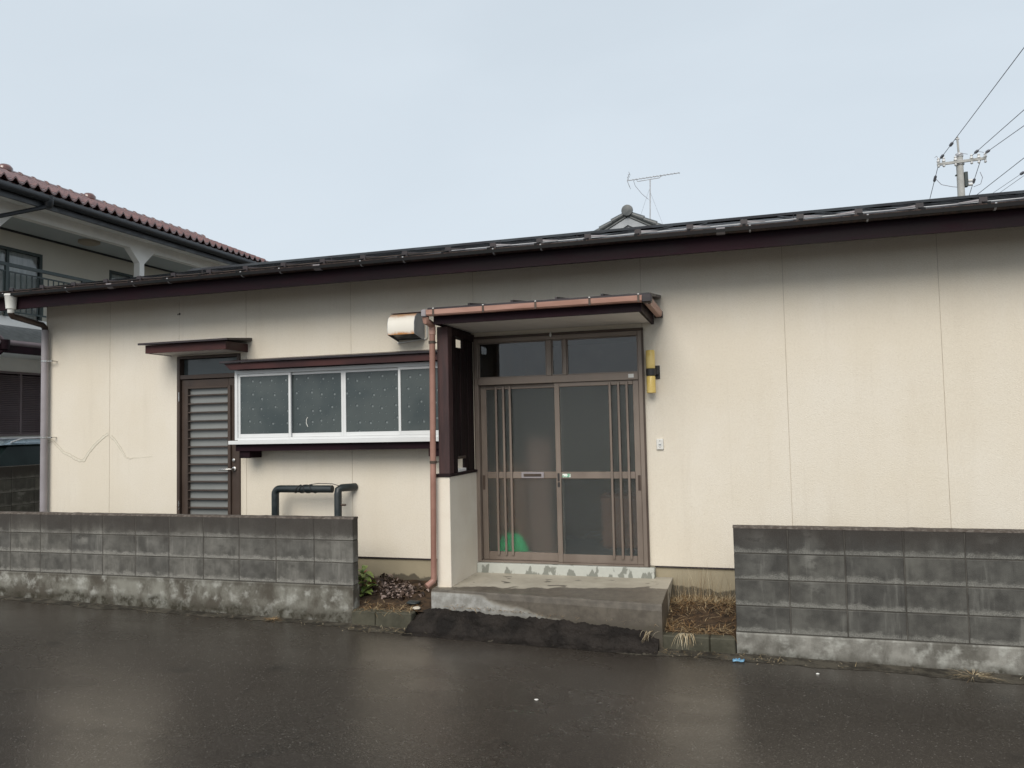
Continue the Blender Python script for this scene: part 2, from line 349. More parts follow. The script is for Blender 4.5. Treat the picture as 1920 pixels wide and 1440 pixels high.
def basemat(name, light, dark, s):
    m, nt, p, P = newmat(name)
    x, y, z = sep(nt, P)
    h = mth(nt, 'ADD', mth(nt, 'SUBTRACT', z, mth(nt, 'MULTIPLY', mth(nt, 'ADD', x, 2.3), -.0165)), 0.0)   # height above the road
    n1 = nz(nt, vmul(nt, P, (1, 1, .7)), 3.2, 6.0, .65); n2 = nz(nt, P, 9.0, 5.0, .6); n3 = nz(nt, P, 120.0, 3.0, .7)
    c = mixc(nt, rng(nt, n1, .38, .66), dark, light)
    c = mixc(nt, rng(nt, n2, .48, .72, 0, .75), c, (0.40, 0.40, 0.365))
    mo = rng(nt, mth(nt, 'ADD', h, mth(nt, 'MULTIPLY', mth(nt, 'ADD', n1, mth(nt, 'MULTIPLY', n2, .4)), -.22)), s-.07, s, 1, 0)
    c = mixc(nt, mth(nt, 'MULTIPLY', mo, rng(nt, nz(nt, P, 17.0, 5.0, .65), .36, .6, .95, .45)), c, (0.030, 0.026, 0.016))
    t = rng(nt, mth(nt, 'ADD', mth(nt, 'ADD', z, mth(nt, 'MULTIPLY', n2, -.08)), 0), .255, .30)
    c = mixc(nt, mth(nt, 'MULTIPLY', t, .5), c, (0.055, 0.048, 0.038))
    setp(nt, p, col=c, rough=.8, spec=.3, normal=bump(nt, mth(nt, 'ADD', n3, n2), .45, .006))
    return m
basemat('wall_base', (0.22, 0.215, 0.185), (0.075, 0.066, 0.052), -.03)
basemat('wall_base_right', (0.27, 0.262, 0.235), (0.105, 0.099, 0.085), -.10)

# step: trowelled concrete, rained on along the front
m, nt, p, P = newmat('step_concrete')
x, y, z = sep(nt, P)
n1 = nz(nt, P, 3.0, 6.0, .6); n2 = nz(nt, P, 14.0, 5.0, .6); n3 = nz(nt, P, 130.0, 3.0, .7)
c = mixc(nt, rng(nt, n1, .35, .65), (0.34, 0.31, 0.25), (0.42, 0.385, 0.315))
c = mixc(nt, rng(nt, n2, .5, .8, 0, .4), c, (0.30, 0.27, 0.22))
edge = mth(nt, 'ADD', y, mth(nt, 'MULTIPLY', mth(nt, 'SUBTRACT', nz(nt, vmul(nt, P, (1, .3, .3)), 3.4, 4.0, .55), .5), .35))
edge = mth(nt, 'ADD', edge, mth(nt, 'MULTIPLY', mth(nt, 'ADD', x, 1.6), -.16))
wet = rng(nt, edge, -.575, -.60, 0, 1)
bl = nz(nt, vmul(nt, P, (1.0, 1.8, 1)), 5.2, 3.0, .5, .5)
spl = mth(nt, 'MULTIPLY', rng(nt, bl, .63, .66), rng(nt, y, -.12, -.25))
front = mth(nt, 'MULTIPLY', rng(nt, z, .305, .318, 1, 0), rng(nt, mth(nt, 'ADD', mth(nt, 'ADD', x, mth(nt, 'ADD', mth(nt, 'MULTIPLY', n1, .5), mth(nt, 'MULTIPLY', n2, .25))), mth(nt, 'MULTIPLY', mth(nt, 'SUBTRACT', z, .22), 4.5)), -1.66, -1.46, 1, 0))
wet = mth(nt, 'MULTIPLY', mth(nt, 'MAXIMUM', wet, spl), mth(nt, 'SUBTRACT', 1.0, front))
c = mixc(nt, mth(nt, 'MULTIPLY', front, .75), c, mixc(nt, rng(nt, n2, .35, .65), (0.17, 0.17, 0.165), (0.33, 0.335, 0.33)))
c = mixc(nt, mth(nt, 'MULTIPLY', wet, .93), c, mixc(nt, rng(nt, n2, .3, .7), (0.056, 0.046, 0.036), (0.108, 0.092, 0.073)))
c = mixc(nt, rng(nt, mth(nt, 'ADD', z, mth(nt, 'MULTIPLY', n2, -.12)), .12, .06), c, (0.07, 0.06, 0.045))
setp(nt, p, col=c, rough=rng(nt, wet, 0, 1, .8, .42), normal=bump(nt, mth(nt, 'ADD', n3, n2), .25, .005))

m, nt, p, P = newmat('sill_concrete')
n1 = nz(nt, vmul(nt, P, (1, 1, .5)), 13.0, 3.0, .5); n2 = nz(nt, P, 30.0, 5.0, .6); z = sep(nt, P)[2]
c = mixc(nt, n2, (0.42, 0.43, 0.39), (0.50, 0.51, 0.465))
c = mixc(nt, rng(nt, mth(nt, 'ADD', n1, mth(nt, 'MULTIPLY', mth(nt, 'SUBTRACT', z, .395), -1.3)), .54, .60, 0, .8), c, (0.15, 0.155, 0.13))
setp(nt, p, col=c, rough=.75, normal=bump(nt, n2, .3, .004))

# rusty enamel of the extractor hood
m, nt, p, P = newmat('rusty_enamel')
n1 = nz(nt, vmul(nt, P, (1, 1, 1)), 9.0, 5.0, .65); z = sep(nt, P)[2]
c = mixc(nt, n1, (0.72, 0.68, 0.60), (0.80, 0.77, 0.70))
lowr = mth(nt, 'MULTIPLY', rng(nt, mth(nt, 'ADD', z, mth(nt, 'MULTIPLY', n1, -.10)), 2.665, 2.625), 1.0)
upr = mth(nt, 'MULTIPLY', rng(nt, mth(nt, 'ADD', z, mth(nt, 'MULTIPLY', n1, .09)), 2.875, 2.93), .8)
c = mixc(nt, mth(nt, 'MAXIMUM', lowr, upr), c, (0.50, 0.22, 0.06))
setp(nt, p, col=c, rough=.4)

# wet asphalt
m, nt, p, P = newmat('asphalt')
n0 = nz(nt, vmul(nt, P, (.35, .9, 1)), .9, 4.0, .55); n1 = nz(nt, P, 2.6, 5.0, .6, .3)
agg = nd(nt, 'ShaderNodeTexVoronoi', {'Vector': P, 'Scale': 150.0}, feature='F1')
ag2 = nz(nt, P, 190.0, 3.0, .7)
cr = sep(nt, agg.outputs['Color'])[0]
c = mixc(nt, rng(nt, n0, .35, .65), (0.027, 0.0215, 0.0168), (0.043, 0.0355, 0.0290))
c = mixc(nt, rng(nt, cr, .55, 1.0, 0, .6), c, (0.085, 0.074, 0.062))
c = mixc(nt, rng(nt, cr, .985, .992, 0, .35), c, (0.26, 0.25, 0.23))
c = mixc(nt, rng(nt, n1, .60, .72, 0, .55), c, (0.009, 0.008, 0.0075))
ht = mth(nt, 'ADD', mth(nt, 'MULTIPLY', agg.outputs['Distance'], 1.0), mth(nt, 'MULTIPLY', ag2, .7))
film = rng(nt, mth(nt, 'ADD', n0, mth(nt, 'MULTIPLY', n1, .35)), .48, .82)
setp(nt, p, col=c, rough=rng(nt, film, 0, 1, .29, .20), spec=.5, normal=bump(nt, ht, rng(nt, film, 0, 1, .22, .14), .0032))

m, nt, p, P = newmat('asphalt_patch')
n1 = nz(nt, P, 70.0, 4.0, .7); v = nd(nt, 'ShaderNodeTexVoronoi', {'Vector': P, 'Scale': 75.0}, feature='F1').outputs['Distance']
c = mixc(nt, rng(nt, nz(nt, P, 6.0, 5.0), .35, .65), (0.009, 0.0072, 0.006), (0.024, 0.0195, 0.0165))
setp(nt, p, col=c, rough=.7, spec=.18, normal=bump(nt, mth(nt, 'ADD', n1, v), .8, .006))

m, nt, p, P = newmat('road_grit')
n1 = nz(nt, P, 8.0, 6.0, .7); n2 = nz(nt, P, 90.0, 4.0, .7)
c = mixc(nt, rng(nt, n1, .4, .62), (0.026, 0.022, 0.016), (0.085, 0.074, 0.056))
c = mixc(nt, rng(nt, n2, .5, .7, 0, .6), c, (0.02, 0.016, 0.011))
setp(nt, p, col=c, rough=.75, spec=.3, normal=bump(nt, n2, .8, .006))

m, nt, p, P = newmat('sticker')
n1 = nz(nt, vmul(nt, P, (1, 1, .7)), 55.0, 2.0, .5)
setp(nt, p, col=mixc(nt, rng(nt, n1, .5, .56), (0.82, 0.86, 0.80), (0.16, 0.40, 0.26)), rough=.4)
MT = MATS

# ------------------------------------------------------------------ ground, road, soil
xs = [-300, -30, 30, 300]
mb = MB()
mb.add([(x, y, gz(x)-.03) for y in (-300, 300) for x in xs], [(i, i+1, i+5, i+4) for i in range(3)])
mb.build('ground', MT['ground_far'], kind='structure')
mb = MB()
mb.add([(x, y, gz(x)) for y in (-14, -.93) for x in [-120, -30, 30, 120]], [(i, i+1, i+5, i+4) for i in range(3)])
mb.build('road', MT['asphalt'], kind='structure')
# grit washed to the road edge
mb = MB(); n = 150
vs = []
for i in range(n+1):
    x = -9.5 + 13.0*i/n
    w = .10 + .10*noise.noise((x*1.7, 3, 1)) + .035*noise.noise((x*9, 1, 1)) + (.06 if -3.4 < x < 2 else 0)
    vs += [(x, -.93, gz(x)+.006), (x, -.955-max(.02, w), gz(x)+.0016)]
mb.add(vs, [(2*i, 2*i+1, 2*i+3, 2*i+2) for i in range(n)])
mb.build('road_edge_grit', MT['road_grit'], kind='structure')
# yard soil behind the walls
mb = MB(); NX, NY = 170, 16; vs = []
for i in range(NX+1):
    for j in range(NY+1):
        x = -10.2 + 15.5*i/NX; t = j/NY; y = -.86 + .90*t
        base = (.135 if x < -2 else .072)
        if -3.6 < x < -2.5: base += .0
        h = base + .10*t**1.3 + .028*noise.noise((x*5, y*5, 2)) + .016*noise.noise((x*17, y*17, 5))
        if -.75 < x < 0: h += .05*math.exp(-((y+.3)/.25)**2)
        vs.append((x, y, max(h, gz(x)+.02)))
mb.add(vs, [(i*(NY+1)+j, (i+1)*(NY+1)+j, (i+1)*(NY+1)+j+1, i*(NY+1)+j+1) for i in range(NX) for j in range(NY)])
mb.build('soil', MT['soil'], kind='structure', smooth=True)

# ------------------------------------------------------------------ the house
house = thing('house', (-1.3, 0, .1), 'cream single-storey house with dark low-pitched metal roof', 'house')
SX = [-7.955, -7.029, -6.068, -5.19, -3.916, -2.56, -.90, .351, 1.582, 2.812, 4.042, 5.272]
SZ0, SZ1 = .447, 3.36
DOOR_S = (-6.085, -5.262, .2, 2.606); WIN = (-5.08, -2.80, 1.72, 2.36); DOOR_E = (-2.556, -.900, .2, 2.612)
HO = [DOOR_S, WIN, DOOR_E]
for i in range(len(SX)-1):
    mb = MB()
    for a, b, c_, d in cells((SX[i]+.0025, SX[i+1]-.0025), (SZ0, SZ1), HO): mb.box(a, b, 0, .016, c_, d)
    mb.build('siding_panel', MT['siding'], house)
for xj in SX[1:-1]:
    for a, b, c_, d in cells((xj-.0024, xj+.0024), (SZ0, SZ1), HO): B(a, b, .0035, .0155, c_, d).build('sealant_joint', MT['sealant'], house)
mb = MB()
for a, b, c_, d in cells((SX[0], SX[-1]), (SZ0+.02, SZ1), HO): mb.box(a, b, .018, .12, c_, d)
mb.build('wall_core', MT['caulk_edge'], house)
B(SX[0]-.016, SX[0], -.002, 7.0, SZ0, SZ1).build('end_wall', MT['siding'], house)
B(SX[-1], SX[-1]+.016, -.002, 7.0, SZ0, SZ1).build('end_wall', MT['siding'], house)
B(SX[0], SX[-1], 7.0, 7.1, SZ0, SZ1).build('back_wall', MT['siding'], house)
for xe in (SX[0], SX[-1]):
    MB().prism([(0.1, 3.361), (7.0, 3.361), (3.3, 4.33)], 'x', xe-.01, xe+.006).build('gable_wall', MT['siding'], house)
mb = MB()
for a, b, c_, d in cells((SX[0]+.01, SX[-1]-.01), (-.15, SZ0-.006), [DOOR_E]): mb.box(a, b, .012, .15, c_, d)
mb.box(SX[0]+.01, SX[0]+.15, .15, 7, -.15, SZ0-.006); mb.box(SX[-1]-.15, SX[-1]-.01, .15, 7, -.15, SZ0-.006)
mb.build('foundation', MT['foundation'], house)
mb = MB()
for a, b in ((SX[0], -6.09), (-5.255, -2.69), (-.845, SX[-1])): mb.box(a, b, -.006, .014, SZ0-.012, SZ0-.002)
mb.build('drip_flashing', MT['dark_metal'], house)
# repaired crack low on the left of the wall
ck = [(-7.95,1.69),(-7.917,1.68),(-7.87,1.695),(-7.83,1.66),(-7.756,1.60),(-7.70,1.55),(-7.60,1.515),(-7.52,1.475),(-7.454,1.45),(-7.39,1.455),(-7.34,1.53),(-7.25,1.62),(-7.185,1.67),(-7.10,1.73),(-7.048,1.755)]
ck2 = [(-7.01,1.73),(-6.95,1.68),(-6.88,1.60),(-6.83,1.53),(-6.80,1.485),(-6.729,1.465),(-6.69,1.478),(-6.60,1.478),(-6.50,1.485),(-6.43,1.49)]
def ribbon(pts, w, y):
    mb = MB(); vs = []
    n = len(pts)
    for i, (x, z) in enumerate(pts):
        a = pts[max(0, i-1)]; b = pts[min(n-1, i+1)]; d = Vector((b[0]-a[0], b[1]-a[1])).normalized(); ww = w(i/(n-1))*(1+.4*noise.noise((x*30, z*30, 0)))
        vs += [(x-d.y*ww, y, z+d.x*ww), (x+d.y*ww, y, z-d.x*ww), (x-d.y*ww, .001, z+d.x*ww), (x+d.y*ww, .001, z-d.x*ww)]
    for i in range(n-1):
        k = 4*i; mb_f = [(k, k+1, k+5, k+4), (k, k+4, k+6, k+2), (k+1, k+3, k+7, k+5)]
        mb.f += mb_f
    mb.v = vs; return mb
def fine(pts):
    out = []
    for a, b in zip(pts, pts[1:]):
        for k in range(5):
            t = k/5; out.append((a[0]+(b[0]-a[0])*t+.006*noise.noise((a[0]*40+k, 1, 2)), a[1]+(b[1]-a[1])*t+.006*noise.noise((a[1]*40+k, 4, 2))))
    return out+[pts[-1]]
for pts, w0, w1 in ((ck, .017, .017), (ck2, .018, .003)):
    fp = fine(pts)
    e = ribbon(fp, lambda t: w0+(w1-w0)*min(1, t*1.3), -.0012).build('crack_repair', MT['caulk_edge'], house)
    ribbon(fp, lambda t: (w0+(w1-w0)*min(1, t*1.3))*.66, -.0030).build('caulk_bead', MT['caulk'], e)
# small rust stain high on a joint
MB().lathe((-6.062, 0, 3.085), [(.014, .0), (.012, -.003), (.004, -.004)], 9, 'y').lathe((-6.085, 0, 3.08), [(.009, .0), (.007, -.002)], 7, 'y').build('stain_patch', MT['bronze_dark'], house, kind='stuff')

# --- roof
EX0, EX1 = -8.6, 5.9
EY, EZ, RY, RZ = -.62, 3.348, 3.3, 4.372
slope = (RZ-EZ)/(RY-EY)
def rz_(y): return EZ+(y-EY)*slope
mb = MB()
mb.prism([(EY, EZ), (RY, RZ), (RY, RZ-.05), (EY, EZ-.030)], 'x', EX0, EX1)
mb.prism([(RY, RZ), (RY+4.1, RZ-4.1*slope), (RY+4.1, RZ-4.1*slope-.05), (RY, RZ-.05)], 'x', EX0, EX1)
roof = mb.build('roof', MT['roof_metal'], house)
mb = MB(); k = -19
gx = []
while -0.407+.4447*k < EX1-.05:
    xg = -0.407+.4447*k
    if xg > EX0+.05: gx.append(xg)
    k += 1
for xg in gx:
    mb.hexa([(xg-.012, EY, EZ), (xg+.012, EY, EZ), (xg+.012, RY, RZ), (xg-.012, RY, RZ), (xg-.012, EY, EZ+.022), (xg+.012, EY, EZ+.022), (xg+.012, RY, RZ+.022), (xg-.012, RY, RZ+.022)])
mb.build('standing_seams', MT['roof_metal'], roof)
MB().prism([(RY-.12, RZ-.01), (RY, RZ+.055), (RY+.12, RZ-.01)], 'x', EX0, EX1).build('ridge_cap', MT['roof_metal'], roof)
yg = -.46; zg = rz_(yg)
def guard():
    mb = MB(); mb.box(-.028, .028, -.018, -.010, -.004, .052)
    mb.prism([(-.018, .052), (.05, .012), (.05, .004), (-.018, .044)], 'x', -.028, .028)
    mb.box(-.034, .034, -.03, .05, .0, .008)
    return mb
g0 = None
for xg in gx:
    if g0 is None:
        g0 = guard().build('snow_guard', MT['dark_metal'], None, origin=(0, 0, 0)); place(g0, (xg, yg, zg), roof)
    else: inst(g0, 'snow_guard', (xg, yg, zg), roof)
    sg = 1 if xg < .6 else -1
    xa, xb = xg+.03*sg, xg+.17*sg
    MB().hexa([(xa, yg-.012, zg+.026), (xb, yg-.010, zg+.021), (xb, yg-.004, zg+.021), (xa, yg-.006, zg+.026),
               (xa, yg-.012, zg+.040), (xb, yg-.010, zg+.026), (xb, yg-.004, zg+.026), (xa, yg-.006, zg+.040)]).build('rail_clip', MT['dark_metal' if xg < -2.5 else 'grey_pipe'], roof)  # paler towards the right: sky reflection off the wet roof put into the colour
B(EX0+.1, -2.6, yg-.006, yg, zg+.016, zg+.023).build('snow_rail', MT['bronze_dark'], roof)
B(-2.599, EX1-.1, yg-.006, yg, zg+.016, zg+.023).build('snow_rail', MT['galvanised'], roof)  # pale half: wet roof's sky reflection painted in as a lighter rail
for xw in (-4.02, -2.2, -1.45, -5.6, .45):
    MB().tube([(xw, -.2, rz_(-.2)), (xw, -.2, rz_(-.2)+.07)], .004, 6).build('roof_bolt', MT['dark_metal'], roof)

fas = B(EX0+.05, EX1-.05, -.52, -.49, 3.183, 3.335).build('fascia', MT['fascia_paint'], house)
MB().prism([(-.489, 3.262), (0.0, 3.345), (0.0, 3.355), (-.489, 3.275)], 'x', EX0+.1, EX1-.1).build('eave_soffit', MT['fascia_paint'], house)
# half-round gutter
prof = []
R = .047; cy, cz = -.572, 3.357
for k in range(11):
    a = PI + PI*k/10; prof.append((cy+R*math.cos(a), cz+R*math.sin(a)*1.05))
inner = [(cy+(R-.003)*math.cos(PI+PI*k/10), cz+(R-.003)*math.sin(PI+PI*k/10)*1.05) for k in range(11)]
gut = MB().prism(prof+inner[::-1], 'x', EX0, EX1).build('gutter', MT['fascia_streak'], house, smooth=True)
for xg in gx:
    a = xg+.045
    pr = [(q[0]+(q[0]-cy)*.05, q[1]+(q[1]-cz)*.05) for q in prof]
    MB().prism(pr+prof[::-1], 'x', a-.007, a+.007).build('gutter_hanger', MT['galvanised' if random.random() < .45 else 'fascia_streak'], gut)
for xj in (-6.45, -3.95, -.15, 2.3):
    pr = [(q[0]+(q[0]-cy)*.06, q[1]+(q[1]-cz)*.06) for q in prof]
    MB().prism(pr+prof[::-1], 'x', xj-.035, xj+.035).build('gutter_joint', MT['grey_pipe'], gut)

# --- left downpipe with its rain hopper
dp = MB().tube([(-7.925, -.062, 3.0), (-7.922, -.062, .10)], .039, 14).build('downpipe', MT['grey_pipe'], house, smooth=True)
MB().lathe((-7.855, -.572, 0), [(.030, 3.13), (.034, 3.135), (.034, 3.175), (.050, 3.18), (.062, 3.32), (.067, 3.325), (.067, 3.345), (.055, 3.345)], 16).build('rain_hopper', MT['white_plastic'], dp, smooth=True)
MB().tube([(-7.855, -.572, 3.135), (-7.857, -.55, 3.10), (-7.905, -.12, 3.055), (-7.925, -.068, 3.03), (-7.925, -.062, 2.97)], .034, 12).build('elbow', MT['fascia_streak'], dp, smooth=True)
for zc in (2.62, 1.72):
    mb = MB().lathe((-7.923, -.062, 0), [(.041, zc), (.043, zc+.002), (.043, zc+.018), (.041, zc+.02)], 14); mb.box(-7.885, -7.80, -.07, -.062, zc+.004, zc+.014); mb.box(-7.812, -7.80, -.07, -.001, zc+.004, zc+.014)
    mb.build('pipe_clip', MT['steel'], dp)

# --- hood over the side door
can = MB().hexa([(-6.245,-.43,2.700),(-5.112,-.43,2.700),(-5.112,0,2.735),(-6.245,0,2.735),(-6.245,-.43,2.722),(-5.112,-.43,2.722),(-5.112,0,2.765),(-6.245,0,2.765)]).build('door_hood', MT['dark_metal'], house, bevel=.003)
MB().box(-6.19, -5.168, -.376, -.356, 2.613, 2.6995).box(-6.19, -6.17, -.3555, 0, 2.613, 2.6995).box(-5.188, -5.168, -.3555, 0, 2.613, 2.6995).build('fascia', MT['brown_fascia'], can)
B(-6.169, -5.189, -.355, 0, 2.618, 2.628).build('soffit', MT['soffit'], can)

# --- side door
y0 = .01
fr = MB(); fr.box(-6.082, -6.045, y0-.03, .11, .2, 2.60).box(-5.300, -5.265, y0-.03, .11, .2, 2.60).box(-6.0445, -5.3005, y0-.03, .11, 2.572, 2.60).box(-6.0445, -5.3005, y0-.022, .10, 2.345, 2.392)
sdoor = fr.build('side_door', MT['door_brown'], house, bevel=.002)
B(-6.04, -5.305, .05, .056, 2.395, 2.57).build('transom_pane', MT['grey_glass'], sdoor)
mb = MB(); LZ0, LZ1 = .45, 2.338
mb.box(-6.040, -5.945, .012, .05, LZ0, LZ1).box(-5.425, -5.305, .012, .05, LZ0, LZ1).box(-5.9445, -5.4255, .012, .05, 2.238, LZ1).box(-5.9445, -5.4255, .012, .05, LZ0, .56)
mb.build('door_leaf', MT['door_brown'], sdoor, bevel=.002)
MB().box(-5.982, -5.945, -.008, .0115, .47, 2.262).box(-5.425, -5.388, -.008, .0115, .47, 2.262).box(-5.9445, -5.4255, -.008, .0115, 2.236, 2.262).build('louver_frame', MT['door_brown'], sdoor, bevel=.002)
B(-5.944, -5.426, .036, .042, .562, 2.236).build('pane', MT['frosted_pane'], sdoor)
z = 2.165; s0 = None
while z > .58:
    if s0 is None:
        s0 = MB().hexa([(-5.942,-.007,z-.008),(-5.428,-.007,z-.008),(-5.428,.030,z+.004),(-5.942,.030,z+.004),(-5.942,-.007,z+.002),(-5.428,-.007,z+.002),(-5.428,.030,z+.008),(-5.942,.030,z+.008)]).build('slat', MT['slat_brown'], sdoor)
        zz0 = WPOS[s0.name].z-z
    else: inst(s0, 'slat', (WPOS[s0.name].x, WPOS[s0.name].y, z+zz0), sdoor)
    z -= .0955
MB().tube([(-5.352, .012, 1.345), (-5.352, -.05, 1.345), (-5.37, -.058, 1.345), (-5.50, -.058, 1.345)], .011, 10).lathe((-5.352, 0, 1.345), [(.026, .012), (.026, .0), (.02, -.004)], 14, 'y').build('lever_handle', MT['steel'], sdoor, smooth=True)
MB().lathe((-5.355, 0, 1.44), [(.018, .012), (.018, -.002), (.012, -.005)], 14, 'y').build('lock_cylinder', MT['steel'], sdoor, smooth=True)
MB().box(-6.052, -6.042, -.03, -.02, 2.10, 2.20).box(-6.052, -6.042, -.03, -.02, .9, 1.0).build('hinge', MT['steel'], sdoor)
B(-6.09, -5.26, -.04, .12, .10, .199).build('door_step_sill', MT['sill_concrete'], sdoor)

# --- kitchen window: shallow aluminium bay with sliding sashes
WY = -.25; KX0, KX1 = -5.155, -2.765
mb = MB(); mb.box(KX0, KX0+.035, WY, -.002, 1.66, 2.39).box(KX1-.035, KX1, WY, -.002, 1.66, 2.39).box(KX0+.0355, KX1-.0355, WY, -.002, 2.352, 2.39).box(KX0+.0355, KX1-.0355, WY, -.002, 1.655, 1.682)
kw = mb.build('kitchen_window', MT['aluminium'], house, bevel=.003)
MB().box(KX0-.05, KX1+.03, WY-.035, -.002, 1.628, 1.6545).box(KX0-.05, KX1+.03, WY-.041, WY-.0355, 1.616, 1.6545).build('sill', MT['aluminium'], kw, bevel=.002)
B(KX0+.01, KX1-.01, WY+.005, -.002, 1.545, 1.615).build('bay_underside', MT['fascia_paint'], kw)
for xb in (-5.05, -2.9): B(xb-.07, xb+.055, WY+.03, -.002, 1.47, 1.5445).build('bracket', MT['fascia_paint'], kw, bevel=.004)
cx = [-5.118, -4.502, -3.892, -3.262, -2.802]
for i in range(4):
    a, b = cx[i], cx[i+1]; yy = WY+.010 if i in (0, 3) else WY+.0365
    if i in (0,): a2, b2 = a, b+.016
    elif i == 1: a2, b2 = a-.016, b
    elif i == 2: a2, b2 = a+.0005, b+.012
    else: a2, b2 = a-.012, b
    st = .026
    mb = MB().box(a2, a2+st, yy, yy+.022, 1.683, 2.351).box(b2-st, b2, yy, yy+.022, 1.683, 2.351).box(a2+st+.0003, b2-st-.0003, yy, yy+.022, 1.683, 1.722).box(a2+st+.0003, b2-st-.0003, yy, yy+.022, 2.325, 2.351)
    mb.build('sash', MT['aluminium'], kw, bevel=.002)
    B(a2+st, b2-st, yy+.009, yy+.014, 1.723, 2.324).build('pane', MT['star_glass'], kw)
MB().box(-5.10, -2.81, -.06, -.05, 1.69, 2.35).build('curtain', MT['curtain'], kw)
for xh, zh in ((-4.64, 1.83), (-4.32, 1.82)):
    MB().tube([(xh+.012, WY+.044, zh-.035), (xh-.004, WY+.043, zh), (xh-.002, WY+.043, zh+.04), (xh+.012, WY+.044, zh+.062)], .0035, 6).build('sash_pull', MT['white_plastic'], kw)
kc = MB().hexa([(-5.25,-.375,2.464),(-2.70,-.375,2.464),(-2.70,0,2.505),(-5.25,0,2.505),(-5.25,-.375,2.484),(-2.70,-.375,2.484),(-2.70,0,2.535),(-5.25,0,2.535)]).build('window_hood', MT['dark_metal'], house, bevel=.003)
MB().hexa([(-5.14,-.345,2.393),(-2.72,-.345,2.393),(-2.72,-.325,2.393),(-5.14,-.325,2.393),(-5.218,-.345,2.4635),(-2.72,-.345,2.4635),(-2.72,-.325,2.4635),(-5.218,-.325,2.4635)]).build('fascia', MT['brown_fascia'], kc, bevel=.002)
B(-5.12, -2.74, -.3245, 0, 2.396, 2.404).build('soffit', MT['fascia_paint'], kc)

# --- entrance: bronze sliding door with transom lights
fr = MB()
fr.box(-2.552, -2.512, -.03, .12, .438, 2.608).box(-.944, -.904, -.03, .12, .438, 2.608).box(-2.5115, -.9445, -.03, .12, 2.566, 2.608)
fr.box(-2.5115, -.9445, -.035, .12, 2.152, 2.222).box(-2.5115, -.9445, -.03, .12, .436, .452)
fr.box(-1.822, -1.770, -.02, .05, 2.2225, 2.5655).box(-1.660, -1.622, -.02, .05, 2.2225, 2.5655)
ed = fr.build('entrance_door', MT['bronze'], house, bevel=.003)
MB().box(-2.5555, -2.5525, -.034, .02, .438, 2.618).box(-.9035, -.890, -.034, .02, .438, 2.618).box(-2.5555, -.890, -.034, .02, 2.6085, 2.632).build('frame_trim', MT['bronze_dark'], ed)
for a, b in ((-2.511, -1.8225), (-1.7695, -1.6605), (-1.6215, -.945)):
    B(a, b, .012, .017, 2.223, 2.565).build('transom_pane', MT['clear_glass'], ed)
    MB().box(a, b, -.0, .011, 2.2228, 2.232).box(a, b, -.0, .011, 2.557, 2.5652).box(a, a+.010, -.0, .011, 2.2325, 2.5565).box(b-.010, b, -.0, .011, 2.2325, 2.5565).build('glazing_bead', MT['bronze'], ed)
def sash(x0, x1, yy, sl, sr, zb, zt):
    mb = MB().box(x0, x0+sl, yy, yy+.032, zb, zt).box(x1-sr, x1, yy, yy+.032, zb, zt)
    for a, b in ((zb, zb+.078), (1.238, 1.303), (zt-.042, zt)): mb.box(x0+sl+.0003, x1-sr-.0003, yy+.001, yy+.031, a, b)
    return mb.build('sliding_sash', MT['bronze'], ed, bevel=.003)
sash(-2.510, -1.690, .030, .058, .058, .4535, 2.150); sash(-1.752, -.946, -.012, .050, .055, .4525, 2.1515)
PN = [(-2.453, -1.747, .046, .530, 1.239, 'frosted_glass'), (-2.453, -1.747, .046, 1.302, 2.110, 'frosted_glass'),
      (-1.703, -1.000, .004, .530, 1.239, 'figured_glass'), (-1.703, -1.000, .004, 1.302, 2.110, 'frosted_glass')]
for a, b, yy, c_, d, mm in PN: B(a, b, yy, yy+.004, c_, d).build('pane', MT[mm], ed)
for xb in (-2.348, -2.272, -2.205): B(xb-.011, xb+.011, .012, .0295, .50, 2.14).build('bar', MT['bronze'], ed, bevel=.002)
for xb in (-1.215, -1.134, -1.056): B(xb-.011, xb+.011, -.030, -.0125, .50, 2.14).build('bar', MT['bronze'], ed, bevel=.002)
ms = MB().box(-2.105, -1.880, .018, .0305, 1.241, 1.300).build('mail_slot', MT['grey_pipe'], ed, bevel=.003)
MB().box(-2.080, -1.905, .012, .0175, 1.258, 1.284).build('mail_flap', MT['bronze_dark'], ed, bevel=.002)
MB().box(-1.737, -1.718, -.018, -.0122, 1.215, 1.29).box(-1.737, -1.716, -.020, -.0122, 1.16, 1.205).build('lock_plate', MT['black_metal'], ed, bevel=.002)
for xb in (-2.49, -.965): B(xb-.012, xb+.012, .026 if xb < -2 else -.016, .029 if xb < -2 else -.0125, 1.13, 1.27).build('finger_pull', MT['bronze_dark'], ed)
B(-1.690, -1.612, -.0125, -.0112, 1.252, 1.285).build('sticker', MT['sticker'], ed)
B(-1.035, -.985, -.0375, -.0352, 2.172, 2.206).build('white_label', MT['white_plastic'], ed)
MB().lathe((-1.765, -.045, 0), [(.004, 2.59), (.010, 2.597), (.012, 2.612), (.006, 2.628), (.003, 2.64)], 10).build('ceiling_hook', MT['white_plastic'], ed)
B(-2.545, -.845, -.075, .12, .300, .4345).build('door_sill', MT['sill_concrete'], house, bevel=.006)
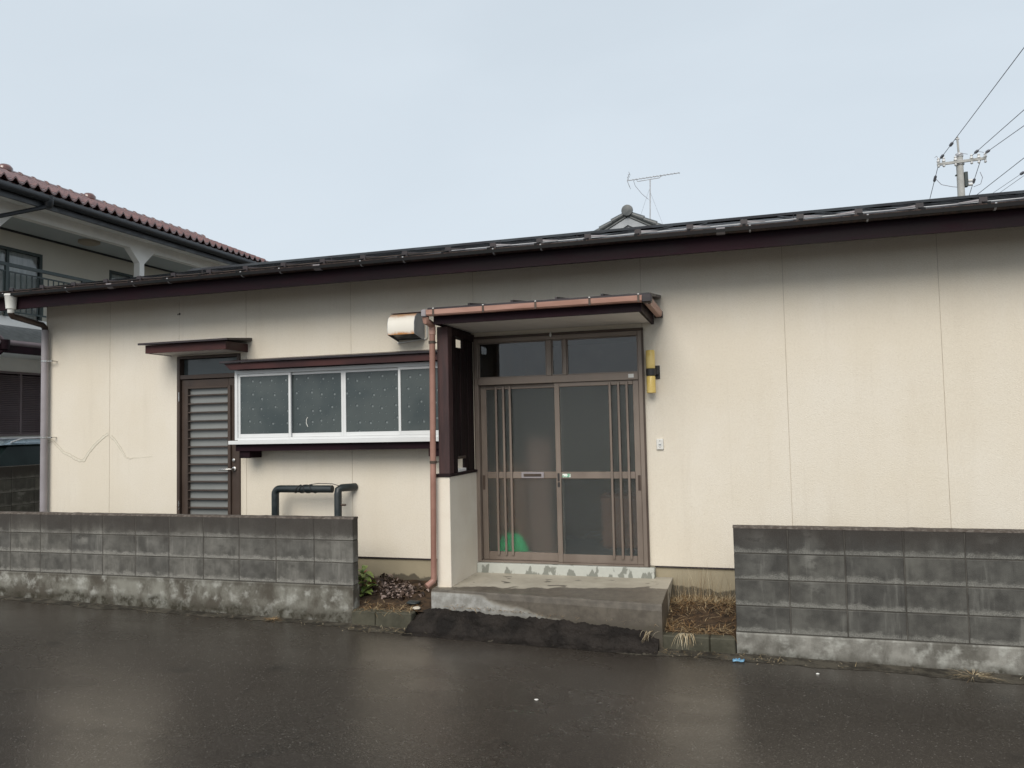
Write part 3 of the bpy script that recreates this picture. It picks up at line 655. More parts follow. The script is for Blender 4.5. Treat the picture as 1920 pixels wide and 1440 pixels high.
# the entry hall behind the glass
hall = MB(); hall.box(-2.60, -2.57, .122, 1.9, .30, 2.75).box(-.90, -.87, .122, 1.9, .30, 2.75).box(-2.57, -.90, 1.87, 1.9, .30, 2.75)
hall.build('hall_wall', MT['interior'], house)
B(-2.569, -.901, .122, 1.869, .30, .40).build('hall_floor', MT['interior_floor'], house)
B(-2.569, -.901, .122, 1.869, 2.70, 2.75).build('hall_ceiling', MT['interior'], house)
MB().box(-2.56, -2.20, .45, 1.3, .401, 1.32).box(-2.565, -2.19, .44, 1.31, 1.3205, 1.35).build('shoe_cabinet', MT['cabinet_wood'], None)
tag(bpy.data.objects['shoe_cabinet'], 'reddish brown cabinet blurred behind the left frosted door pane', 'cabinet')
MB().box(-2.19, -1.93, .50, .58, .60, 1.62).box(-2.21, -1.91, .49, .59, .401, .5995).build('upright_panel', MT['pink_cloth'], None, bevel=.02)
tag(bpy.data.objects['upright_panel'], 'dull pink upright panel dimly seen behind the frosted door', 'panel')
MB().box(-1.55, -.95, 1.2, 1.6, .401, .95).box(-1.57, -.93, 1.18, 1.62, .9505, .98).build('hall_bench', MT['cabinet_wood'], None, bevel=.01)
tag(bpy.data.objects['hall_bench'], 'brown low bench dimly seen behind the patterned door pane', 'bench')
# green bag leaning inside the door
mb = MB(); vs = []; SG = 20; HT = [(.0, .150), (.05, .160), (.13, .155), (.20, .132), (.25, .10), (.285, .055), (.295, .008)]
for h, r in HT:
    for k in range(SG):
        a = 2*PI*k/SG; rr = r*(1+.06*math.sin(3*a+h*20)); vs.append((-2.255+rr*math.cos(a)*1.05, .155+.1*0+rr*math.sin(a)*.42+.02, .401+h))
mb.add(vs, [(i*SG+k, i*SG+(k+1) % SG, (i+1)*SG+(k+1) % SG, (i+1)*SG+k) for i in range(len(HT)-1) for k in range(SG)]+[tuple(range(SG))[::-1], tuple(range((len(HT)-1)*SG, len(HT)*SG))])
tag(mb.build('bag', MT['green_fabric'], None, smooth=True), 'bright green bag on the floor behind the frosted glass door', 'bag')

# --- porch: wing wall, slatted screen, canopy
B(-2.682, -2.548, -.742, -.002, .05, 1.308).build('wing_wall', MT['stucco'], house, bevel=.004)
scr = B(-2.695, -2.535, -.757, -.004, 1.3085, 1.332).build('porch_screen', MT['screen_wood'], house, bevel=.003)
B(-2.648, -2.542, -.745, -.640, 1.3325, 2.655).build('post', MT['post_wood'], scr, bevel=.005)
B(-2.640, -2.552, -.6395, -.004, 2.588, 2.655).build('beam', MT['screen_wood'], scr, bevel=.003)
yb = -.636
for k_, (w, za, zb) in enumerate(((.088, 1.333, 2.587), (.088, 1.333, 2.587), (.098, 1.478, 2.475), (.098, 1.478, 2.475), (.10, 1.333, 2.587), (.160, 1.333, 2.587))):
    B(-2.604+.008*(k_ % 2), -2.580+.008*(k_ % 2), yb+.003, yb+w-.003, za, zb).build('board', MT['screen_wood'], scr, bevel=.003); yb += w
B(-2.612, -2.566, -.455, -.262, 1.4525, 1.4775).build('ledge', MT['slat_brown'], scr, bevel=.002)
B(-2.612, -2.566, -.455, -.262, 1.333, 1.362).build('ledge', MT['soffit'], scr, bevel=.002)
B(-2.606, -2.570, -.455, -.262, 2.4755, 2.492).build('ledge', MT['screen_wood'], scr)
PC0, PC1 = -2.655, -.715
pc = MB().hexa([(PC0,-.935,2.782),(PC1,-.935,2.782),(PC1,0,2.90),(PC0,0,2.90),(PC0,-.935,2.803),(PC1,-.935,2.803),(PC1,0,2.925),(PC0,0,2.925)])
porch = pc.build('porch_canopy', MT['dark_metal'], house, bevel=.003)
for k in range(1, 5):
    xk = PC0+(PC1-PC0)*k/5
    MB().hexa([(xk-.01,-.935,2.803),(xk+.01,-.935,2.803),(xk+.01,0,2.925),(xk-.01,0,2.925),(xk-.01,-.935,2.82),(xk+.01,-.935,2.82),(xk+.01,0,2.942),(xk-.01,0,2.942)]).build('roof_seam', MT['dark_metal'], porch)
MB().box(-2.615, -.788, -.892, -.868, 2.659, 2.7815).box(-2.615, -2.591, -.8675, -.002, 2.659, 2.80).build('fascia', MT['fascia_paint'], porch)
MB().hexa([(-.812,-.8675,2.659),(-.788,-.8675,2.659),(-.788,-.002,2.659),(-.812,-.002,2.659),(-.812,-.8675,2.790),(-.788,-.8675,2.790),(-.788,-.002,2.896),(-.812,-.002,2.896)]).build('side_fascia', MT['fascia_paint'], porch)
B(-2.590, -.813, -.8675, -.002, 2.676, 2.686).build('soffit', MT['soffit'], porch)
def boxgutter(a, b, axis, off, zt, h, w):
    pr = [(off-w/2, zt), (off-w/2+.004, zt-h+.012), (off-w/2+.016, zt-h), (off+w/2-.016, zt-h), (off+w/2-.004, zt-h+.012), (off+w/2, zt),
          (off+w/2-.004, zt), (off+w/2-.008, zt-h+.016), (off+w/2-.018, zt-h+.005), (off-w/2+.018, zt-h+.005), (off-w/2+.008, zt-h+.016), (off-w/2+.004, zt)]
    return MB().prism(pr, axis, a, b)
pg = boxgutter(-2.655, -.735, 'x', -.935, 2.780, .052, .075).build('gutter', MT['copper_gutter'], porch)
boxgutter(-.895, -.10, 'y', -.735, 2.764, .052, .07).build('side_gutter', MT['copper_gutter'], porch)
B(-2.700, -2.6555, -.978, -.892, 2.722, 2.784).build('gutter_end', MT['grey_pipe'], porch, bevel=.006)
B(-.7745, -.695, -.976, -.8955, 2.722, 2.784).build('gutter_corner', MT['dark_metal'], porch, bevel=.006)
B(-.775, -.697, -.0995, -.05, 2.705, 2.768).build('gutter_end', MT['dark_metal'], porch, bevel=.006)
for xh in (-2.585, -2.125, -1.66, -1.20, -.80):
    MB().box(xh-.009, xh+.009, -.9755, -.9735, 2.726, 2.783).box(xh-.009, xh+.009, -.9755, -.90, 2.7832, 2.786).build('gutter_hanger', MT['bronze_dark'], porch)
    MB().lathe((xh, -.972, 0), [(.008, 2.7865), (.008, 2.792), (.004, 2.795)], 8).build('hanger_knob', MT['white_plastic'], porch)
pd = MB().tube([(-2.668, -.80, 2.66), (-2.682, -.80, 1.3), (-2.690, -.80, .42), (-2.694, -.805, .40), (-2.735, -.86, .36)], .027, 14).build('porch_downpipe', MT['copper_pipe'], house, smooth=True)
MB().tube([(-2.675, -.93, 2.722), (-2.675, -.925, 2.69), (-2.667, -.81, 2.67), (-2.667, -.80, 2.64)], .031, 12).lathe((-2.668, -.80, 0), [(.029, 2.58), (.031, 2.582), (.031, 2.645), (.029, 2.65)], 12).build('elbow', MT['copper_gutter'], pd, smooth=True)
for zc in (2.50, 1.43):
    MB().lathe((-2.67-.009*(2.66-zc)/1.3, -.80, 0), [(.0285, zc), (.032, zc+.001), (.032, zc+.024), (.0285, zc+.025)], 14).build('pipe_clip', MT['bronze_dark'], pd)
    MB().tube([(-2.66, -.775, zc+.012), (-2.645, -.74, zc+.012)], .004, 6).build('clip_arm', MT['bronze_dark'], pd)
# white conduit beside the porch post
MB().tube([(-3.055, -.012, 2.94), (-3.052, -.012, 2.66), (-3.065, -.012, 2.645), (-3.38, -.012, 2.615)], .008, 8).build('conduit', MT['white_plastic'], house, smooth=True)
MB().tube([(-2.99, -.013, 2.51), (-2.99, -.013, 2.74), (-3.0, -.02, 2.76), (-3.02, -.02, 2.76)], .010, 8).build('conduit', MT['white_plastic'], house, smooth=True)

# ------------------------------------------------------------------ things on the house wall
vh = thing('extractor_hood', (-3.2, 0, 2.62), 'rust-stained white extractor hood on the wall above the kitchen window', 'vent hood')
X0, X1 = -3.372, -3.085
pr = [(-.002, 2.628), (-.255, 2.672), (-.262, 2.70), (-.258, 2.79), (-.235, 2.845), (-.185, 2.88), (-.11, 2.895), (-.002, 2.90)]
mb = MB(); n = len(pr)
vs = [(X0, a, b) for a, b in pr]+[(X1, a, b) for a, b in pr]
mb.add(vs, [(i, i+1, n+i+1, n+i) for i in range(1, n-1)]); mb.build('shell', MT['rusty_enamel'], vh, smooth=True)
for xx in (X0, X1):
    mb = MB().prism(pr, 'x', xx-.002, xx+.002); mb.build('side_plate', MT['grey_board'], vh)  # grey instead of the shell's white: shade of the side faces put into the colour
MB().hexa([(X0+.01,-.245,2.685),(X1-.01,-.245,2.685),(X1-.01,-.01,2.645),(X0+.01,-.01,2.645),(X0+.01,-.245,2.69),(X1-.01,-.245,2.69),(X1-.01,-.01,2.65),(X0+.01,-.01,2.65)]).build('grille', MT['black_metal'], vh)
MB().hexa([(X0-.015,-.14,2.897),(X1+.02,-.14,2.897),(X1+.02,-.002,2.905),(X0-.015,-.002,2.905),(X0-.015,-.14,2.903),(X1+.02,-.14,2.903),(X1+.02,-.002,2.925),(X0-.015,-.002,2.925)]).build('cover_flashing', MT['brown_fascia'], vh)

wl = thing('wall_lamp', (-.82, 0, 2.02), 'two-ended amber glass wall lamp with black band beside the entrance', 'lamp')
LX, LY = -.822, -.085
MB().lathe((LX, LY, 0), [(.036, 2.020), (.041, 2.024), (.0415, 2.05), (.041, 2.165), (.036, 2.175)], 20).build('lower_shade', MT['lamp_amber'], wl, smooth=True)
MB().lathe((LX, LY, 0), [(.036, 2.245), (.041, 2.252), (.0415, 2.30), (.041, 2.405), (.036, 2.412)], 20).build('upper_shade', MT['lamp_amber'], wl, smooth=True)
MB().lathe((LX, LY, 0), [(.040, 2.178), (.044, 2.182), (.044, 2.238), (.040, 2.242)], 20).build('band', MT['black_metal'], wl, smooth=True)
MB().box(LX-.02, LX+.065, -.05, -.012, 2.19, 2.232).build('arm', MT['black_metal'], wl, bevel=.003)
MB().box(LX+.025, LX+.075, -.012, -.0005, 2.15, 2.275).build('back_plate', MT['black_metal'], wl, bevel=.004)

db = thing('doorbell', (-.767, 0, 1.5), 'small white doorbell plate on the cream wall', 'doorbell')
MB().box(-.799, -.735, -.020, -.0005, 1.502, 1.602).build('plate', MT['white_plastic'], db, bevel=.007, segs=2)
B(-.781, -.753, -.024, -.0202, 1.535, 1.560).build('button', MT['aluminium'], db, bevel=.003)
MB().tube([(-.774, -.0245, 1.556), (-.769, -.0245, 1.543), (-.765, -.0245, 1.549), (-.761, -.0245, 1.543), (-.757, -.0245, 1.556)], .0022, 6).build('bell_mark', MT['black_metal'], db)
for zz in (1.522, 1.583): MB().lathe((-.767, 0, zz), [(.005, -.0198), (.004, -.0225)], 8, 'y').build('screw', MT['steel'], db)

wp = thing('water_pipe', (-4.3, -.2, .15), 'black insulated pipe loop standing against the house below the kitchen window', 'pipe')
def arc(c, r, a0, a1, n=6): return [(c[0]+r*math.cos(a0+(a1-a0)*k/n), c[1], c[2]+r*math.sin(a0+(a1-a0)*k/n)) for k in range(n+1)]
MB().tube([(-4.700, -.2, .12)]+arc((-4.645, -.2, 1.095), .055, PI, PI/2)+[(-4.045, -.2, 1.15), (-4.035, -.2, 1.15)], .0385, 14).build('riser', MT['black_pipe'], wp, smooth=True)
MB().tube([(-3.972, -.2, .12), (-3.972, -.2, 1.10), (-3.972, -.19, 1.14), (-3.955, -.16, 1.158), (-3.90, -.06, 1.158), (-3.885, -.002, 1.158)], .0385, 14).build('riser', MT['black_pipe'], wp, smooth=True)
for i in range(4):
    x = -4.43+.055*i+.01*(i % 2)
    MB().tube([(x+.03*math.sin(a+i), -.2+.042*math.cos(a), 1.15+.042*math.sin(a)) for a in [k*PI/8 for k in range(17)]], .004, 5).build('wire_tie', MT['black_metal'], wp)
MB().tube([(-4.3, -.2, 1.193), (-4.2, -.18, 1.205), (-4.05, -.17, 1.20), (-3.98, -.16, 1.18)], .004, 5).build('wire_tie', MT['black_metal'], wp)
MB().tube([(-3.94, -.2, .99), (-3.885, -.2, .992)], .011, 8).build('tap_stub', MT['bronze_dark'], wp)

# ------------------------------------------------------------------ step, ramp, kerbs
mb = MB(); fl = (-2.700, -.835); frr = (-.690, -.965)
top = [(-2.700, 0.010, .345), (-.692, 0.010, .343), (-.692, -.56, .343), (frr[0], frr[1], .318), (fl[0], fl[1], .332)]
# subdivide the top a little so that its edge is not ruler straight
NXs = 24; vs = []
for i in range(NXs+1):
    t = i/NXs; x = -2.70+2.008*t; yf = fl[1]+(frr[1]-fl[1])*t + .006*noise.noise((x*6, 0, 0)); zf = .333-.015*t+.003*noise.noise((x*5, 2, 0))
    vs += [(x, .01, .344), (x, -.55, .343), (x, yf+.012, zf+.002), (x, yf, zf-.010), (x, yf-.006, zf-.05), (x, yf+.0, gz(x)-.05)]
mb.v = vs
for i in range(NXs):
    for j in range(5): a = i*6+j; mb.f.append((a, a+6, a+7, a+1))
mb.f.append((0, 1, 2, 3, 4, 5)); e = NXs*6; mb.f.append((e+5, e+4, e+3, e+2, e+1, e))
tag(mb.build('concrete_step', MT['step_concrete'], None), 'worn concrete step with a rain-wet front edge below the entrance', 'step')

# rough asphalt fillet laid from the road up to the step
mb = MB(); n = 230; vs = []; rows = 34
def along(pts, t):
    ln = [math.dist(p, q) for p, q in zip(pts, pts[1:])]; d = t*sum(ln)
    for (p, q), l in zip(zip(pts, pts[1:]), ln):
        if d <= l: return (p[0]+(q[0]-p[0])*d/l, p[1]+(q[1]-p[1])*d/l)
        d -= l
    return pts[-1]
for i in range(n+1):
    t = i/n; x = -2.85+2.13*t; g = gz(x)
    zt = .180-.035*t; lip = .118-.035*t+.012*noise.noise((x*3, 0, 5)); yf = -.955-.02*t+.02*noise.noise((x*4, 1, 5))
    pts = [(-.80-.08*t, zt+.006), (-.87-.06*t, zt-.012), (-.93-.04*t, lip+.022), (yf-.012, lip), (yf-.055, lip-.022), (yf-.085, g+.055), (yf-.105, g+.016), (yf-.19, g+.001)]
    e = min(1, 5*min(t, 1-t)+.55)
    for k in range(rows):
        y, z = along(pts, k/(rows-1))
        q = .016*noise.noise((x*8, y*9, z*9))+.011*noise.noise((x*24, y*24, z*24))+.0075*noise.noise((x*58, y*58, z*58))
        if k == rows-1: q = 0
        vs.append((x, y-q*.8, max(g+.0012, g+(z-g)*e+q*.75)))
mb.add(vs, [(i*rows+k, (i+1)*rows+k, (i+1)*rows+k+1, i*rows+k+1) for i in range(n) for k in range(rows-1)])
b0 = len(mb.v); mb.v += [(-2.85, -.78, -.02), (-.72, -.86, -.02), (-2.85, -1.05, -.02), (-.72, -1.05, -.02)]
mb.f += [tuple(range(rows))+(b0+2, b0), tuple(range(n*rows, (n+1)*rows))+(b0+3, b0+1)]
tag(mb.build('asphalt_ramp', MT['asphalt_patch'], None, smooth=True), 'rough black asphalt ramp between the road and the concrete step', 'ramp')

def kerb(x0, x1, xs_, zt, label):
    k = thing('kerb', ((x0+x1)/2, -.9, gz((x0+x1)/2)), label, 'kerb', 'mossy kerb stones at the entrance')
    e = [x0]+xs_+[x1]
    for a, b in zip(e, e[1:]):
        B(a+.002, b-.002, -.953, -.835, -.08, zt).build('kerb_stone', MT['kerb_stone'], k, bevel=.008)
kerb(-3.425, -2.845, [-3.19], .140, 'mossy kerb beside the long left block wall and the leafy plant')
kerb(-.722, -.142, [-.335], .080, 'mossy kerb beside the taller block wall, under dry grass')

# ------------------------------------------------------------------ block walls
def bmesh_block(l, t, h, bev=.006):
    return MB().box(-l/2, l/2, -t/2, t/2, -h/2, h/2)
def block_wall(name_label, x0, x1, ztop, rows, mat, basez, basemat_, grp, along='x', const=-.907, sgn=1):
    th = .10
    w = thing('block_wall', ((x0+x1)/2, const+th/2, 0) if along == 'x' else (const-th/2, (x0+x1)/2, 0), name_label, 'wall', grp)
    n = round((x1-x0)/.4); src = None
    for r in range(rows):
        for k in range(n):
            a = x0+.4*k; c = (a+.2, const+th/2, basez+.2*r+.1) if along == 'x' else (const-th/2, a+.2, basez+.2*r+.1)
            if src is None:
                src = bmesh_block(.393, th, .194).build('block', mat, None, bevel=.005, origin=(0, 0, 0)); place(src, c, w)
                if along == 'y': src.rotation_euler = (0, 0, PI/2)
            else: inst(src, 'block', c, w, (0, 0, PI/2) if along == 'y' else None)
    if along == 'x':
        B(x0+.006, x1-.006, const+.0045, const+th-.0045, basez-.02, ztop-.008).build('mortar', MT['mortar'], w)
        mb = MB(); nn = max(2, int((x1-x0)/.08)); vs = []
        for i in range(nn+1):                                     # uneven mortar capping
            x = x0+(x1-x0)*i/nn; q = .004*noise.noise((x*9, 1, 1))+.003*noise.noise((x*31, 1, 1))
            vs += [(x, const-.001+q*.4, ztop-.008), (x, const+.012, ztop+.008+q), (x, const+th-.012, ztop+.008+q), (x, const+th+.001, ztop-.008)]
        mb.add(vs, [(4*i+k, 4*i+4+k, 4*i+5+k, 4*i+1+k) for i in range(nn) for k in range(3)]+[(0, 1, 2, 3), (4*nn+3, 4*nn+2, 4*nn+1, 4*nn)])
        mb.build('mortar_cap', MT['wall_cap'], w, smooth=True)
        mb = MB(); nn = int((x1-x0)/.15); vs = []
        for i in range(nn+1):
            x = x0+(x1-x0)*i/nn; q = .004*noise.noise((x*4, 7, 1))
            vs += [(x, const-.012+q, gz(x)-.1), (x, const-.010+q, basez-.014), (x, const-.004, basez-.003), (x, const+th+.004, basez-.003), (x, const+th+.012, gz(x)-.1)]
        mb.add(vs, [(5*i+k, 5*i+5+k, 5*i+6+k, 5*i+1+k) for i in range(nn) for k in range(4)]+[(0, 1, 2, 3, 4), (5*nn+4, 5*nn+3, 5*nn+2, 5*nn+1, 5*nn)])
        mb.build('concrete_base', basemat_, w)
    else:
        B(const-th+.0045, const-.0045, x0+.006, x1-.006, basez-.02, ztop-.008).build('mortar', MT['mortar'], w)
        B(const-th-.01, const+.01, x0, x1, -.1, basez-.003).build('concrete_base', basemat_, w)
    return w
pm('wall_cap', (0.060, 0.045, 0.035), (0.17, 0.15, 0.13), 30.0, rough=.9, bs=1.0, bscale=80.0, lo=.4, hi=.75)
block_wall('long low grey block wall with three courses and dark stained top', -3.422-.4*14, -3.422, .947, 3, MT['block'], .347, MT['wall_base'], None)
block_wall('taller dark grey block wall with four courses beside the dry grass', -.135, -.135+.4*8, .927, 4, MT['block_dark'], .127, MT['wall_base_right'], None)
block_wall('shaded old block wall on the plot boundary behind the grey downpipe', -.2, 5.0, 1.305, 5, MT['block_old'], .305, MT['wall_base'], None, 'y', -10.6)

# ------------------------------------------------------------------ plants, leaves, litter
def blade(mb, p, d, L, w, bend, n=4):
    p = Vector(p); d = Vector(d).normalized(); side = d.cross(Vector((0, 0, 1)))
    side = side.normalized() if side.length > .05 else Vector((1, 0, 0)); vs = []
    q = p.copy(); dd = d.copy()
    for i in range(n+1):
        ww = w*(1-i/n*.85); vs += [tuple(q-side*ww), tuple(q+side*ww)]
        q = q + dd*(L/n); dd = (dd+Vector((bend[0], bend[1], bend[2]))/n).normalized()
    mb.add(vs, [(2*i, 2*i+1, 2*i+3, 2*i+2) for i in range(n)])
def soilz(x, y):
    t = (y+.86)/.90; base = .135 if x < -2 else .072
    h = base+.10*max(t, 0)**1.3+.028*noise.noise((x*5, y*5, 2))
    if -.75 < x < 0: h += .05*math.exp(-((y+.3)/.25)**2)
    return h
R = random.Random(3)
def thatch(name, mat, n, fn, L=(.05, .14), label=None, cat=None, flat=.25, w=.0020):
    mb = MB()
    for _ in range(n):
        x, y, z = fn()
        a = R.uniform(0, 2*PI); el = R.gauss(flat, .25)
        blade(mb, (x, y, z), (math.cos(a), math.sin(a), el), R.uniform(*L), w*R.uniform(.6, 1.4), (R.uniform(-.5, .5), R.uniform(-.5, .5), R.uniform(-.9, .1)), 3)
    o = mb.build(name, mat, None, kind='stuff'); tag(o, label, cat); return o
def rpatch():
    x, y = R.uniform(-.69, -.15), R.uniform(-.86, -.02)
    d = ((x+.36)/.24)**2+((y+.55)/.16)**2
    if d < 1 and R.random() < .85: return rpatch()
    return x, y, soilz(x, y)+R.uniform(.0, .02)
thatch('dry_grass', MT['straw_orange'], 1500, rpatch, (.05, .15), 'flattened dry orange grass between the step and the taller block wall', 'grass', .15)
def stalks(): 
    x = R.gauss(-.42, .16); return max(-.68, min(-.16, x)), R.uniform(-.18, -.02), soilz(x, -.1)
mb = MB()
for _ in range(130):
    x, y, z = stalks(); a = R.uniform(0, 2*PI); L = R.uniform(.12, .36)
    blade(mb, (x, y, z), (.35*math.cos(a), .2*math.sin(a), 1), L, .0016, (R.uniform(-.4, .4), R.uniform(-.2, .2), -.25), 4)
for _ in range(500):
    x = R.uniform(-.68, -.15); y = R.uniform(-.26, -.03); a = R.uniform(0, 2*PI)
    blade(mb, (x, y, soilz(x, y)), (math.cos(a), math.sin(a), R.uniform(.3, 1.2)), R.uniform(.05, .13), .0016, (0, 0, -.9), 3)
tag(mb.build('dry_stalks', MT['straw'], None, kind='stuff'), 'pale upright dry grass stalks against the house foundation right of the step', 'grass')
def lpatch(): 
    x, y = R.uniform(-3.42, -2.86), R.uniform(-.95, -.70); return x, y, soilz(x, y)+R.uniform(.0, .012)
thatch('dry_grass', MT['straw_orange'], 420, lpatch, (.04, .12), 'matted dry grass on the soil behind the kerb near the leafy plant', 'grass', .1)
def epatch():
    x = R.choice((R.uniform(-3.4, -2.6), R.uniform(-1.2, .2), R.uniform(-9, 3.2)))
    return x, R.gauss(-1.02, .05), gz(x)+.004
thatch('straw_litter', MT['straw'], 700, epatch, (.02, .07), 'bits of pale straw scattered along the edge of the road', 'straw', .05, .0018)
def spatch():
    x = R.uniform(-2.6, -.72); t = (x+2.7)/2; return x, -.835-.065*t-R.uniform(.0, .05), .200-.035*t+R.uniform(-.004, .012)
thatch('step_edge_straw', MT['straw_orange'], 420, spatch, (.02, .08), 'fringe of dry straw in the joint at the foot of the concrete step', 'straw', .2, .0018)
# hanging root clumps and tufts at the kerb and road edge
def tuft(x, y, z, n, L, spread, mat, label, up_=.8, name='grass_tuft', fall=-.6):
    mb = MB()
    for _ in range(n):
        a = R.uniform(0, 2*PI); r = abs(R.gauss(0, spread*.35))
        blade(mb, (x+r*math.cos(a), y+r*.6*math.sin(a), z), (math.cos(a), math.sin(a)*.7, up_*R.uniform(.2, 1.2)), L*R.uniform(.5, 1.2), .0019, (R.uniform(-.3, .3), R.uniform(-.3, .3), fall), 4)
    o = mb.build(name, mat, None); tag(o, label, 'grass'); return o
tuft(-4.19, -1.01, gz(-4.19), 120, .065, .10, MT['straw_orange'], 'small orange dry grass tuft at the foot of the long block wall', .5)
tuft(1.45, -1.02, gz(1.45), 110, .14, .16, MT['straw'], 'pale dry grass tuft at the foot of the taller block wall', .25)
mb = MB()
for _ in range(24):
    x = R.gauss(-.505, .028); blade(mb, (x, -.94+R.uniform(-.02, .02), .10), (R.uniform(-.5, .5), -.75, .15), R.uniform(.10, .20), .0026, (R.uniform(-.5, .5), -.1, -2.2), 5)
tag(mb.build('root_clump', MT['straw'], None), 'pale dry roots hanging over the front of the kerb', 'roots')
mb = MB()
for _ in range(12):
    x = R.gauss(-.76, .03); blade(mb, (x, -.97+R.uniform(-.02, .02), .11), (R.uniform(-.9, .1), -.6, .15), R.uniform(.08, .17), .002, (R.uniform(-.8, .1), -.1, -2.0), 5)
tag(mb.build('root_clump', MT['straw'], None), 'pale dry roots hanging over the end of the black asphalt ramp', 'roots')

# leafy plant by the end of the left wall
plant = thing('leafy_plant', (-3.60, -.36, .2), 'low green plant with broad leaves at the end of the long block wall', 'plant')
def leafmesh(L, Wd):
    mb = MB(); vs = []; n = 6
    for i in range(n+1):
        t = i/n; w = Wd*math.sin(PI*min(1, t*.93+.07))**.8*(1 if i < n else .02); zc = L*.16*math.sin(PI*t)-.25*L*t*t
        vs += [(-w, L*t, zc+w*.35), (0, L*t, zc), (w, L*t, zc+w*.35)]
    mb.add(vs, [(3*i+k, 3*i+k+1, 3*i+k+4, 3*i+k+3) for i in range(n) for k in range(2)])
    return mb
srcs = [leafmesh(.11, .028).build('leaf', MT['leaf_green'], None, origin=(0, 0, 0), smooth=True), leafmesh(.10, .022).build('leaf', MT['leaf_red'], None, origin=(0, 0, 0), smooth=True)]
first = [True, True]
for sx_, sy_, h in ((-3.60, -.40, .20), (-3.55, -.42, .10), (-3.64, -.34, .15), (-3.58, -.47, .03)):
    z0 = soilz(sx_, sy_)
    MB().tube([(sx_, sy_, z0-.02), (sx_+.01, sy_, z0+h)], [.006, .004], 6).build('stem', MT['stem'], plant)
    for k in range(8):
        i = 1 if R.random() < .16 else 0; a = k*2.4+R.uniform(-.3, .3); c = (sx_+.01, sy_, z0+h-.012*k)
        if first[i]: o = srcs[i]; place(o, c, plant); first[i] = False
        else: o = inst(srcs[i], 'leaf', c, plant)
        s = R.uniform(.7, 1.2); o.scale = (s, s, s); o.rotation_euler = (R.uniform(-.1, .7)-.03*k, R.uniform(-.3, .3), a)
for i in (0, 1):
    if first[i]: place(srcs[i], (-3.6, -.42, .33), plant)
# heap of dead leaves
mb = MB()
for _ in range(260):
    t = R.random(); x = R.gauss(-3.43+.25*t, .10); y = R.gauss(-.22-.22*t, .09); y = min(-.03, y)
    z = soilz(x, y)+.07*math.exp(-((x+3.50)/.13)**2-((y+.18)/.12)**2)*R.random()**.4+R.uniform(0, .012)
    L = R.uniform(.03, .065); rot = Matrix.Rotation(R.uniform(0, 6.28), 3, 'Z') @ Matrix.Rotation(R.gauss(0, .6), 3, 'X') @ Matrix.Rotation(R.gauss(0, .6), 3, 'Y')
    vs = []
    for i in range(4):
        tt = i/3; w = L*.38*math.sin(PI*(.12+.8*tt)); zc = .35*L*math.sin(PI*tt)*R.uniform(.3, 1.2)
        for sgn in (-1, 0, 1): vs.append(tuple(Vector((x, y, z))+rot @ Vector((sgn*w, L*(tt-.5), zc+abs(sgn)*w*.5))))
    mb.add(vs, [(3*i+k, 3*i+k+1, 3*i+k+4, 3*i+k+3) for i in range(3) for k in range(2)])
tag(mb.build('dead_leaves', MT['dead_leaf'], None, kind='stuff', smooth=True), 'heap of dead brown curled leaves on the soil by the foundation', 'leaves')
def stone(name, x, y, z, r, mat, label, cat, flat=.55):
    bm = bmesh.new(); bmesh.ops.create_icosphere(bm, subdivisions=2, radius=r)
    for v in bm.verts:
        q = 1+.35*noise.noise(v.co*(1.4/r)+Vector((x*9, y*7, 1))); v.co = Vector((v.co.x*1.3*q, v.co.y*q, v.co.z*flat*q))
    me = bpy.data.meshes.new(name); bm.to_mesh(me); bm.free(); me.materials.append(mat)
    for p_ in me.polygons: p_.use_smooth = True
    o = bpy.data.objects.new(name, me); COL.objects.link(o); place(o, (x, y, z+r*flat*.6), None); return tag(o, label, cat)
stone('stone', -2.86, -.80, .145, .032, MT['pebble'], 'pale smooth stone on the soil beside the asphalt ramp', 'stone', .45)
stone('stone', -2.95, -.66, soilz(-2.95, -.66)+.0, .055, MT['black_pipe'], 'flat black stone lying in the soil by the copper downpipe', 'stone', .35)
stone('pebble', .415, -1.27, gz(.415), .010, MT['white_plastic'], 'tiny white pebble on the road before the taller block wall', 'pebble')
stone('pebble', -1.36, -2.30, gz(-1.36), .011, MT['white_plastic'], 'tiny white pebble in the middle of the wet road', 'pebble', .4)
mb = MB(); vs = []; n = 7
for i in range(n+1):
    for j in range(n+1):
        x = -.165+.085*i/n; y = -1.15+.05*j/n
        vs.append((x+.012*noise.noise((i*.9, j*.9, 3)), y+.012*noise.noise((i*.9, j*.9, 8)), gz(x)+.006+.022*abs(noise.noise((i*.8, j*.8, 1)))))
mb.add(vs, [(i*(n+1)+j, (i+1)*(n+1)+j, (i+1)*(n+1)+j+1, i*(n+1)+j+1) for i in range(n) for j in range(n)])
tag(mb.build('plastic_scrap', MT['blue_plastic'], None), 'crumpled blue plastic scrap at the road edge', 'litter')

# ------------------------------------------------------------------ neighbouring house on the left
NH = thing('neighbour_house', (-14.5, 6.0, gz(-13)), 'white two-storey house with balcony arcade and red tiled roof', 'house')
NX = -12.90; g = gz(-13)-.05
NY0, NY1 = 0.6, 10.2
